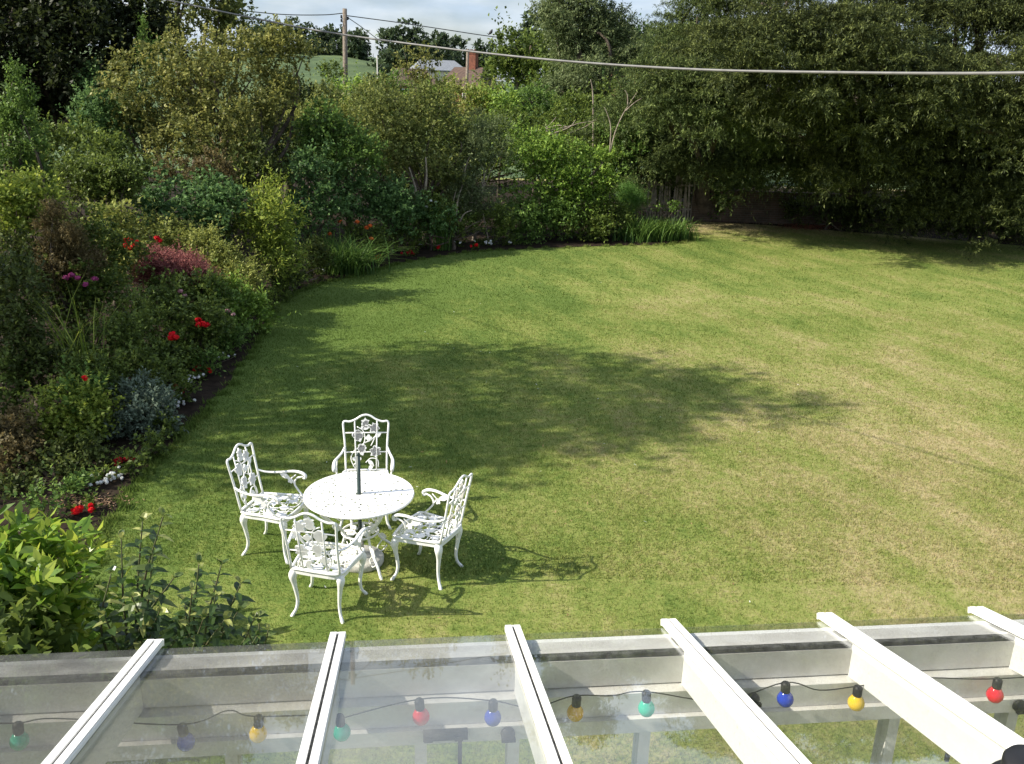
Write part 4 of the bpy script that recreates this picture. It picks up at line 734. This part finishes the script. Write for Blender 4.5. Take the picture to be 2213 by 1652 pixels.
yew('lower yew with drooping boughs over the brick wall', [(1480, 225, 70, 60, 27.2), (1560, 275, 105, 72, 30.6), (1440, 170, 60, 46, 27.6), (1515, 326, 80, 46, 30.4), (1620, 310, 72, 54, 30.4), (1420, 260, 55, 60, 31.4), (1600, 200, 80, 60, 26.6)], 'yewleft', (1560, 31.6), .3, 61, 300000, 1.15, 9)
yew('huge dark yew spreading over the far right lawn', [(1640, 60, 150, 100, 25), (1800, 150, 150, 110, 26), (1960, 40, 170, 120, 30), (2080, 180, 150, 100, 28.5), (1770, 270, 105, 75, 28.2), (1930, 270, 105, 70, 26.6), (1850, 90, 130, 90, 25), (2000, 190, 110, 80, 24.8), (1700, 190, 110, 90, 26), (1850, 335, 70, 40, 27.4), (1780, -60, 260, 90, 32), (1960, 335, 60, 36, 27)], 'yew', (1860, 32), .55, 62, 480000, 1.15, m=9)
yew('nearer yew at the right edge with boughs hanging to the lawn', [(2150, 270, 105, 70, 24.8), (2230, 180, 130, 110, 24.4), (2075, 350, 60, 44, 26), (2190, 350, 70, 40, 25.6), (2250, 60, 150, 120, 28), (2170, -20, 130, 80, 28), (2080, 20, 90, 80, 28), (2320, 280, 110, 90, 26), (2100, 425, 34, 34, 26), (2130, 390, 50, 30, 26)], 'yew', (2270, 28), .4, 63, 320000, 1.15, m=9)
yew('airy dark evergreen in the gap above the lower yew', [(1530, 50, 95, 85, 36), (1470, 110, 70, 60, 36), (1590, -40, 110, 70, 36)], 'yewleft', (1540, 36.5), .25, 64, 120000, .8, 10)
plant('shrub', 'dense dark thicket behind the brick wall under the yews', 'thicket', [(x, 400, 110, 80, 36) for x in (1530, 1660, 1800, 1940, 2080, 2220)] + [(x, 300, 120, 80, 37.5) for x in (1560, 1700, 1850, 2000, 2150)], 'dark', .16, .10, maxn=60000, cov=.55)
# trees beyond the hedge
tree('tall airy willow with open crown beyond the hedge', [(1215, 45, 60, 52, 43), (1275, 60, 75, 70, 44), (1335, 80, 60, 58, 44), (1250, -30, 110, 60, 44), (1240, 120, 60, 40, 43.5), (1280, 175, 60, 50, 42), (1365, 140, 40, 50, 43), (1215, 200, 55, 40, 42)], 'grey', .17, .05, (1290, 43.5), .28, 'willow', cov=.9, m=16, inner=.5, maxn=120000, wood=M_BARK, droop=.4, nb=2)
tree('dark rounded tree left of the airy willow', [(1120, 130, 68, 42, 56), (1095, 165, 55, 40, 56), (1180, 110, 55, 50, 57), (1160, 170, 70, 45, 55)], 'darkmid', .22, .14, (1130, 56), .3, cov=.8)
tree('blue green tree behind the airy willow', [(1340, 150, 60, 60, 60), (1300, 110, 60, 60, 60), (1400, 130, 45, 60, 60)], 'bluegreen', .24, .15, (1340, 60), .3, cov=.7)
plant('shrub', 'dark bush at the foot of the utility pole', 'bush', [(716, 160, 27, 19, 54)], 'darkmid', .14, .09, gz=.2)
tree('slender sapling tops with yellow green leaves before the field', [(878, 120, 14, 16, 33), (915, 120, 14, 18, 33), (870, 150, 18, 22, 33), (935, 148, 16, 18, 33), (905, 180, 30, 24, 33)], 'goldolive', .12, .08, (900, 33), .05, 'young_tree', cov=.7, m=6)
for i, (px, py, rx, ry, Y, lb, mt) in enumerate(((560, 95, 62, 40, 150, 'dark far tree on the hill left of the utility pole', 'far'), (640, 92, 55, 32, 165, 'low dark far tree on the hill just left of the pole', 'far'), (715, 100, 48, 30, 170, 'dark far tree right behind the utility pole', 'far'), (770, 105, 42, 32, 160, 'dark far tree right of the utility pole', 'far'),
        (862, 98, 52, 46, 140, 'tallest rounded far tree on the skyline', 'far'), (850, 145, 55, 38, 138, 'broad lower part of the far copse below the tallest rounded tree', 'far'), (920, 118, 40, 34, 145, 'far tree on the right shoulder of the tallest rounded tree', 'far'), (972, 112, 36, 28, 150, 'rounded far tree above the chimney house', 'far'), (960, 150, 60, 26, 142, 'low far thicket behind the cream building', 'far'), (1045, 128, 34, 22, 150, 'small far tree right of the second pole', 'far'), (820, 165, 22, 14, 120, 'small dark bush at the lower edge of the hill field', 'far'), (700, 118, 60, 22, 160, 'dark far thicket along the top of the hill field', 'far'), (905, 150, 40, 30, 140, 'dark far trees filling the copse above the cream building', 'far'), (1020, 155, 50, 18, 145, 'low far hedge behind the chimney', 'far'))):
    c = at(px, py, Y); tree(lb, [(px, py, rx, ry, Y), (px, py + ry * .9, rx * .8, ry * .6, Y)], mt, .62, .42, (px, Y), .4, 'far_tree', gz=float(hill(np.float64(c[0]), np.float64(Y))) - .3, cov=1.1, m=14, maxn=16000, L=.9, wild=0)
for i, (px, py, rx, Y) in enumerate(((80, 60, 260, 210), (1250, 120, 200, 230), (1500, 130, 220, 240), (1900, 130, 260, 250), (-300, 60, 260, 220))):
    c = at(px, py, Y); tree(['far woodland block behind the dark corner tree', 'far woodland block behind the airy willow', 'far woodland block behind the lower yew', 'far woodland block behind the huge yew', 'far woodland block beyond the left edge'][i], [(px, py, rx, 55, Y)], 'far', 1.1, .7, (px, Y), .4, 'woodland', 'woodland', gz=float(hill(np.float64(c[0]), np.float64(Y))) - .3, cov=1.0, m=18, maxn=16000, L=1.5, wild=0)
# tall tree out of frame on the left whose shade lies across the lawn
plant('broadleaf_tree', 'tall loose crowned tree standing left of the lawn', 'tree', [], 'mid') if False else None
def shade_tree():
    o = empty('broadleaf_tree', (-10.2, 8.6, 0), 0, 'tall loose crowned tree in the left border casting shade across the lawn', 'tree'); rng = np.random.default_rng(22)
    B = [[-10.0, 9.2, 9.0, 2.2, 2.4, 1.6], [-8.9, 10.6, 8.6, 1.8, 1.7, 1.3], [-9.4, 7.6, 7.6, 1.9, 1.5, 1.4], [-9.6, 9.6, 6.6, 2.0, 2.2, 1.2], [-8.6, 9.0, 9.9, 1.3, 1.6, .9], [-10.6, 11.2, 7.2, 1.6, 1.4, 1.2], [-8.2, 8.2, 8.6, .9, 1.2, .7]]
    B = [[b[0] - .95, b[1], b[2] - .1] + b[3:] for b in B] + [[-10.4, 10.6, 4.7, 1.5, 1.8, 1.0], [-10.2, 8.5, 4.3, 1.3, 1.5, .9]]; lo = sublobes(B, rng, 13, .30, (.18, .34)); V, F, r = leaves(lo, rng, .12, .07, .54, 8, .45, maxn=60000); mesh_np('crown', V - np.array(o.location), F, 4, LM['mid'], o, r); limbs(o, (-10.2, 8.6, 0), B, .2, 5, None, 'trunk')
shade_tree()
# shrubs close to the glass roof
def laurel(label, cx, cy, R, top, n, seed, mat='laurel', l=.135, w=.055, name='laurel_bush'):
    o = empty(name, (cx, cy, 0), 0, label, 'shrub'); rng = np.random.default_rng(seed)
    lo = np.array([[cx + a * R, cy + b * R * .7, top * .55 + c * top * .2, R * .45, R * .42, top * .33] for a, b, c in rng.uniform(-.7, .7, (11, 3))] + [[cx, cy, top * .45, R * .8, R * .6, top * .42]])
    V, F, r = leaves(lo, rng, l, w, 1.0, 9, .32, up=.9, maxn=n, spread=.85, flat=.7, wild=0, nv=6); mesh_np('foliage', V - np.array(o.location), F, 6, LM[mat], o, r); limbs(o, (cx, cy, 0), [list(q) for q in lo[:7]], .03, seed, M_STEM, 'stems'); return o
laurel('glossy bright green laurel at the lower left corner beside the glass roof', -3.6, 5.45, .60, 1.03, 2200, 41)
laurel('dark leafy shrub below the bright laurel against the glass roof edge', -3.3, 4.75, .58, .72, 2200, 42, 'darkmid', .11, .05, 'shrub')
def stem_shrub(label, base, tips, seed, lf=.125, wd=.050, cols=('variegated',), name='variegated_shrub'):
    b0 = np.array(base, float); o = empty(name, (b0[0], b0[1], 0), 0, label, 'shrub'); rng = np.random.default_rng(seed); loc = np.array([b0[0], b0[1], 0]); st = MB(); LV = []; R = []
    for (px, py, Y) in tips:
        e = at(px, py, Y); m_ = b0 * .45 + e * .55 + np.r_[rng.normal(size=2) * .05, .05]; P = np.array(bez([b0 + np.r_[rng.normal(size=2) * .05, 0], m_, e], 9)); st.tube([p - loc for p in P], list(np.linspace(.011, .004, len(P))), 6)
        Ln = np.linalg.norm(e - b0); npair = int(Ln / .085)
        for i in range(2, npair + 1):
            t = i / npair; f = t * (len(P) - 1); i0 = min(int(f), len(P) - 2); p = P[i0] + (P[i0 + 1] - P[i0]) * (f - i0); ax = norm(P[i0 + 1] - P[i0]); a0 = i * 1.45 + rng.normal() * .3
            s0 = norm(np.cross(ax, [math.cos(a0), math.sin(a0), .1])); 
            for sg in ((1, -1) if i < npair else (1, -1, .5, -.5)):
                d = norm(s0 * sg + ax * (.35 if i < npair else 1.0) + rng.normal(size=3) * .12); wv = norm(np.cross(d, ax)); up_ = np.cross(wv, d); l_ = lf * rng.uniform(.75, 1.2) * (1 if t < .9 else .75); w_ = wd * l_ / lf * .5; q = rng.random() * .62 if rng.random() < .92 else rng.uniform(.8, 1)
                if t > .93: q = min(1, q + .3)
                c1, c2 = p + d * l_ * .3 + up_ * l_ * .06, p + d * l_ * .66 - np.array([0, 0, l_ * .10]); tp = p + d * l_ - np.array([0, 0, l_ * .34])
                LV += [[p, c1 + wv * w_, c1 + up_ * -.006, c1 - wv * w_], [c1 + wv * w_, c2 + wv * w_ * .8, c2 - up_ * .006, c1 - up_ * .006], [c1 - up_ * .006, c2 - up_ * .006, c2 - wv * w_ * .8, c1 - wv * w_], [c2 + wv * w_ * .8, tp, c2 - wv * w_ * .8, c2 - up_ * .006]]; R += [q] * 4
    V = np.array(LV).reshape(-1, 3) - loc; mesh_np('foliage', V, np.arange(len(V)).reshape(-1, 4), 4, LM[cols[0]], o, np.array(R)); st.build('stems', M_STEM, o)
stem_shrub('tallest leggy shrub with dark drooping leaves beside the laurel', (-2.62, 5.35, 0), [(352, 1118, 5.3), (308, 1128, 5.35), (262, 1165, 5.4), (330, 1200, 5.15), (240, 1240, 5.2), (375, 1250, 5.1), (285, 1290, 5.0), (345, 1320, 4.95), (225, 1330, 5.1), (390, 1340, 5.0)], 51)
stem_shrub('variegated leggy shrub with cream edged leaves in the middle of the row', (-2.05, 5.1, 0), [(430, 1218, 5.1), (478, 1222, 5.1), (520, 1262, 5.05), (415, 1275, 5.0), (465, 1290, 4.9), (515, 1320, 4.9), (440, 1335, 4.85), (485, 1340, 4.85), (400, 1300, 5.1), (550, 1335, 5.0)], 52)
stem_shrub('small leggy shrub at the right end of the row by the roof edge', (-1.62, 5.0, 0), [(560, 1348, 4.95), (580, 1362, 4.9), (535, 1365, 4.85), (555, 1375, 4.8)], 53, .085, .036)
# fence and wall at the far end
wp = [gp(1492, 479), gp(1640, 484), gp(1800, 492)]; wa, wb = wp[0][:2], np.array([19.5, 30.6]); wd_ = wb - wa; wl = np.linalg.norm(wd_); wan = math.atan2(wd_[1], wd_[0])
wo_ = empty('brick_wall', (wa[0], wa[1], 0), wan, 'low old brick wall in deep shade under the yews', 'wall')
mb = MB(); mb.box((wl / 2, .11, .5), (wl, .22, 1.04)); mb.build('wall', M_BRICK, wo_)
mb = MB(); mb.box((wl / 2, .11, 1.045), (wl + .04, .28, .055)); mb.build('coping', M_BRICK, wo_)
pf = empty('paling_fence', (*gp(1398, 476)[:2], 0), 0, 'grey pointed paling fence beside the brick wall', 'fence'); rb = random.Random(9)
pa = gp(1398, 476)[:2]; pe = gp(1492, 479)[:2]; npal = 17
for i in range(npal):
    t = i / (npal - 1); x, y = (pe - pa) * t; h = rb.uniform(1.42, 1.68); mb = MB(); M_ = Matrix.Translation((x, y, 0)) @ Matrix.Rotation(rb.uniform(-.06, .06), 4, 'Y')
    mb.add([M_ @ Vector(v) for v in [(-.03, 0, 0), (.03, 0, 0), (.03, 0, h - .08), (0, 0, h), (-.03, 0, h - .08), (-.03, .02, 0), (.03, .02, 0), (.03, .02, h - .08), (0, .02, h), (-.03, .02, h - .08)]], [(0, 1, 2, 3, 4), (9, 8, 7, 6, 5), (0, 5, 6, 1), (1, 6, 7, 2), (2, 7, 8, 3), (3, 8, 9, 4), (4, 9, 5, 0)]); mb.build('paling', M_GREYPALE, pf)
for z in (.4, 1.2):
    mb = MB(); d_ = pe - pa; L_ = np.linalg.norm(d_); mb.box((L_ / 2, .05, z), (L_ + .1, .03, .06), Matrix.Rotation(math.atan2(d_[1], d_[0]), 4, 'Z')); mb.build('rail', M_GREYPALE, pf)
plant('shrub', 'dark undergrowth added to deepen the shade at the foot of the brick wall', 'undergrowth', [(1790, 462, 50, 26, 29.8), (1870, 468, 50, 30, 29.4), (1720, 455, 30, 22, 30.2)], 'dark', .09, .055, maxn=16000)  # invented low foliage, put in to darken the foot of the wall
plant('shrub', 'dark evergreen undergrowth added to deepen the shade below the nearer yew', 'undergrowth', [(1960, 465, 60, 36, 28.6), (2060, 468, 60, 40, 28), (2160, 475, 70, 44, 27.4), (2250, 470, 60, 60, 27)], 'dark', .09, .055, maxn=22000)  # more invented foliage, darkening the hollow under the yew
plant('ivy', 'ivy tumbling over the brick wall near the fence', 'ivy', [(1570, 402, 34, 14, 31), (1630, 400, 36, 12, 31), (1560, 440, 16, 32, 30.9)], 'mid', .09, .06, maxn=9000, droop=.4)
plant('shrub', 'small leafy plants at the foot of the paling fence', 'plant', [(1452, 452, 16, 12, 29.6), (1420, 458, 16, 12, 29.4)], 'mid', .10, .06, maxn=5000, cov=.5)
def litter(name, label, px, py, rx, ry, n, mat, seed, s=.14, cat='leaf litter'):
    rng = np.random.default_rng(seed); u = rng.normal(size=(n, 2)) * .5; P = np.array([gp(px + a * rx, py + b * ry) for a, b in u]); P[:, 2] = rng.uniform(.012, .05, n); d = norm(np.c_[rng.normal(size=(n, 2)), rng.normal(size=n) * .15]); wv = norm(np.cross(d, [0, 0, 1])) * s * .12
    V = np.stack([P - d * s * .5, P + wv, P + d * s * .5, P - wv], 1).reshape(-1, 3); o = mesh_np(name, V, np.arange(4 * n).reshape(-1, 4), 4, mat, None, rng.random(n)); return tag(o, label, cat, kind='stuff')
litter('leaf_litter', 'rust coloured fallen needles in front of the brick wall', 1745, 491, 60, 7, 900, leaf_mat('rust_litter', [(.22, .075, .045), (.38, .15, .09)], 0, .9, .1), 3)
litter('fallen_leaves', 'small dry brown leaves scattered over the lawn', 1350, 850, 850, 420, 150, leaf_mat('dry_leaf', [(.16, .10, .05), (.34, .24, .12)], 0, .9, .1), 14, .05, 'fallen leaves')
litter('petals', 'scattered pale fallen petals and daisies on the lawn', 1300, 800, 800, 420, 46, P_WHITE, 4, .045, 'petals')
litter('mulch', 'sunlit pale wood chips on the bare soil by the red geraniums', 200, 1088, 80, 14, 260, leaf_mat('chips', [(.20, .12, .07), (.36, .24, .15)], 0, .9, .1), 5, .05, 'mulch')

# ------------------------------------------------------------------ poles, wires, houses beyond
def gz_(x, y): return float(hill(np.float64(x), np.float64(y)))
t0 = at(745, 19, 55); up_ = empty('utility_pole', (t0[0] - .02, 55, gz_(t0[0], 55)), 0, 'weathered wooden utility pole carrying wires against the sky', 'pole')
mb = MB(); zt = t0[2] - up_.location.z; mb.tube([(-.12, 0, -.3), (-.06, 0, zt * .5), (.02, 0, zt)], [.17, .15, .125], 12); mb.build('post', M_WOODPOLE, up_)
for z, x in ((zt - .42, -.19), (zt - .62, -.19), (zt - .5, .19)):
    mb = MB(); mb.lathe([(.02, -.09), (.06, -.07), (.045, -.02), (.06, .02), (.03, .08)], (x, 0, z), 10); mb.tube([(x * .4, 0, z - .1), (x, 0, z - .09)], .02, 5); mb.build('insulator', M_BLACK, up_)
def post(label, px, pt, pb, Y, r, mat=M_WOODPOLE, lean=0):
    a = at(px, pt, Y); g_ = gz_(a[0], Y); o = empty('post', (a[0], Y, g_), 0, label, 'post'); mb = MB(); mb.tube([(0, 0, -.3), (lean, 0, a[2] - g_)], [r, r * .85], 8); mb.build('shaft', mat, o)
    mb = MB(); mb.lathe([(r * .85, 0), (r * .9, .02), (r * .5, .06)], (lean, 0, a[2] - g_ - .02), 8); mb.build('cap', mat, o); return o
post('second wooden pole standing before the chimney house', 1007, 107, 195, 75, .13, lean=.15); post('thin pale post in the green field right of the utility pole', 815, 122, 165, 80, .06, M_STONE); post('left of two thin posts above the low brown roof', 904, 152, 175, 100, .07, M_STONE); post('right of two thin posts above the low brown roof', 911, 155, 175, 100, .07, M_STONE); post('thin grey post right of the chimney house', 1086, 170, 200, 75, .05, M_STONE)
def wire(label, pts, r, mat, name='overhead_wire', seg=5, r1=None):
    P = bez([at(*p) for p in pts], 10); mb = MB(); mb.tube(P, r if r1 is None else list(np.linspace(r, r1, len(P))), seg); return tag(mb.build(name, mat), label, 'wire')
wire('thick pale cable sagging across the whole view', [(-260, -170, 17), (80, -62, 14), (370, 2, 12.2), (560, 42, 11.2), (740, 75, 10.3), (1100, 121, 8.8), (1450, 148, 7.5), (1800, 157, 6.5), (2213, 158, 5.5), (2700, 138, 4.7)], .0100, M_CABLE, 'overhead_cable', 8)
wire('dark wire from the pole to the left', [(741, 29, 55), (700, 32.5, 54.5), (620, 32, 53), (540, 25, 52), (400, 8, 50)], .026, M_WIRE)
wire('dark wire from the pole sloping right behind the trees', [(748, 34, 55), (860, 49, 56), (960, 64, 57.5), (1060, 79, 59), (1200, 96, 61), (1340, 106, 63), (1500, 114, 66)], .026, M_WIRE)
wire('short dark stay wire dropping from the pole to the far copse', [(748, 36, 55), (780, 58, 60), (816, 85, 66)], .024, M_WIRE)
b0 = at(1060, 76, 59); bd = empty('bird', (b0[0], b0[1], b0[2] - .02), .4, 'small dark bird perched on the wire', 'bird')
mb = MB(); mb.tube(bez([(-.16, 0, .02), (-.07, 0, .09), (.03, 0, .19), (.07, 0, .26), (.10, 0, .31), (.15, 0, .305)], 4), [.018, .022, .03, .045, .062, .075, .085, .09, .092, .09, .085, .078, .07, .062, .055, .055, .05, .045, .03, .012, .006], 10); mb.build('body', M_BIRD, bd)
mb = MB(); mb.box((-.20, 0, -.01), (.16, .05, .015), Matrix.Rotation(.5, 4, 'Y')); mb.build('tail', M_BIRD, bd)
def house(name, label, px, Y, w, d, eave, ridge, roofm, wallm, rz, chimney=None, windows=(), hip=.0, overhang=.3):
    c = at(px, 180, Y); g_ = gz_(c[0], Y) - .2; o = empty(name, (c[0], Y, g_), rz, label, 'house'); e, r_ = eave - g_, ridge - g_
    mb = MB(); mb.box((0, 0, e / 2), (w, d, e)); 
    if hip < .01: mb.add([(-w / 2, -d / 2, e), (-w / 2, d / 2, e), (-w / 2, 0, r_ - .12), (w / 2, -d / 2, e), (w / 2, d / 2, e), (w / 2, 0, r_ - .12)], [(0, 1, 2), (3, 5, 4), (0, 2, 5, 3), (1, 4, 5, 2)])
    mb.build('wall', wallm, o); W2, D2 = w / 2 + overhang, d / 2 + overhang; h_ = hip * w / 2
    mb = MB(); mb.add([(-W2, -D2, e - .1), (W2, -D2, e - .1), (W2, D2, e - .1), (-W2, D2, e - .1), (-W2 + h_, 0, r_), (W2 - h_, 0, r_), (-W2, -D2, e - .22), (W2, -D2, e - .22), (W2, D2, e - .22), (-W2, D2, e - .22)],
                      [(0, 1, 5, 4), (2, 3, 4, 5), (1, 2, 5), (3, 0, 4), (0, 6, 7, 1), (1, 7, 8, 2), (2, 8, 9, 3), (3, 9, 6, 0), (9, 8, 7, 6)]); rf = mb.build('roof', roofm, o)
    if chimney:
        x, y, cw, ct = chimney; mb = MB(); mb.box((x, y, (ct + e - g_ * 0 - g_) / 2 if False else (r_ - .8 + ct - g_) / 2), (cw, cw * .8, ct - g_ - (r_ - .8))); mb.box((x, y, ct - g_ - .1), (cw + .14, cw * .8 + .14, .2)); ch = mb.build('chimney', M_REDBRICK, rf)
        for s_ in (-.22, .22):
            mb = MB(); mb.lathe([(.13, 0), (.12, .3), (.14, .34)], (x + s_ * cw, y, ct - g_), 10); mb.build('chimney_pot', M_REDTILE, ch)
    for (x, z, ww, hh) in windows:
        mb = MB(); mb.box((x, -d / 2 - .03, z - g_), (ww, .08, hh)); f_w = mb.build('window', M_PAINT, o); mb = MB(); mb.box((x, -d / 2 - .075, z - g_), (ww - .2, .02, hh - .2)); mb.build('pane', M_BLACK, f_w)
    return o
house('house', 'brown tiled house with a tall red brick chimney', 1013, 120, 5.4, 6.5, 4.3, 6.8, M_TILE, M_REDBRICK, math.radians(-24), (.6, 0, 1.0, 8.6), [(-1.3, 3.2, 1.0, 1.1), (1.3, 3.2, 1.0, 1.1)], .35)
house('house', 'low brown roofed house half hidden by the far hedge', 888, 112, 5.6, 6, 4.6, 6.3, M_TILE, M_REDBRICK, math.radians(12), None, [(-1, 3.5, 1, 1)], .5)
house('house', 'cream building with grey roof and white fascia behind the low brown roof', 945, 132, 7.0, 6, 6.6, 7.9, M_GREYROOF, M_RENDER, math.radians(14), None, [(-2, 5.6, 1.2, .9), (1, 5.6, 1.2, .9)], .4)
house('house', 'red tiled roof glimpsed behind the bare forked branches', 1352, 72, 3.4, 4, 3.9, 5.5, M_REDTILE, M_REDBRICK, math.radians(-15), None, [(0, 3.0, .9, .9)], .3)
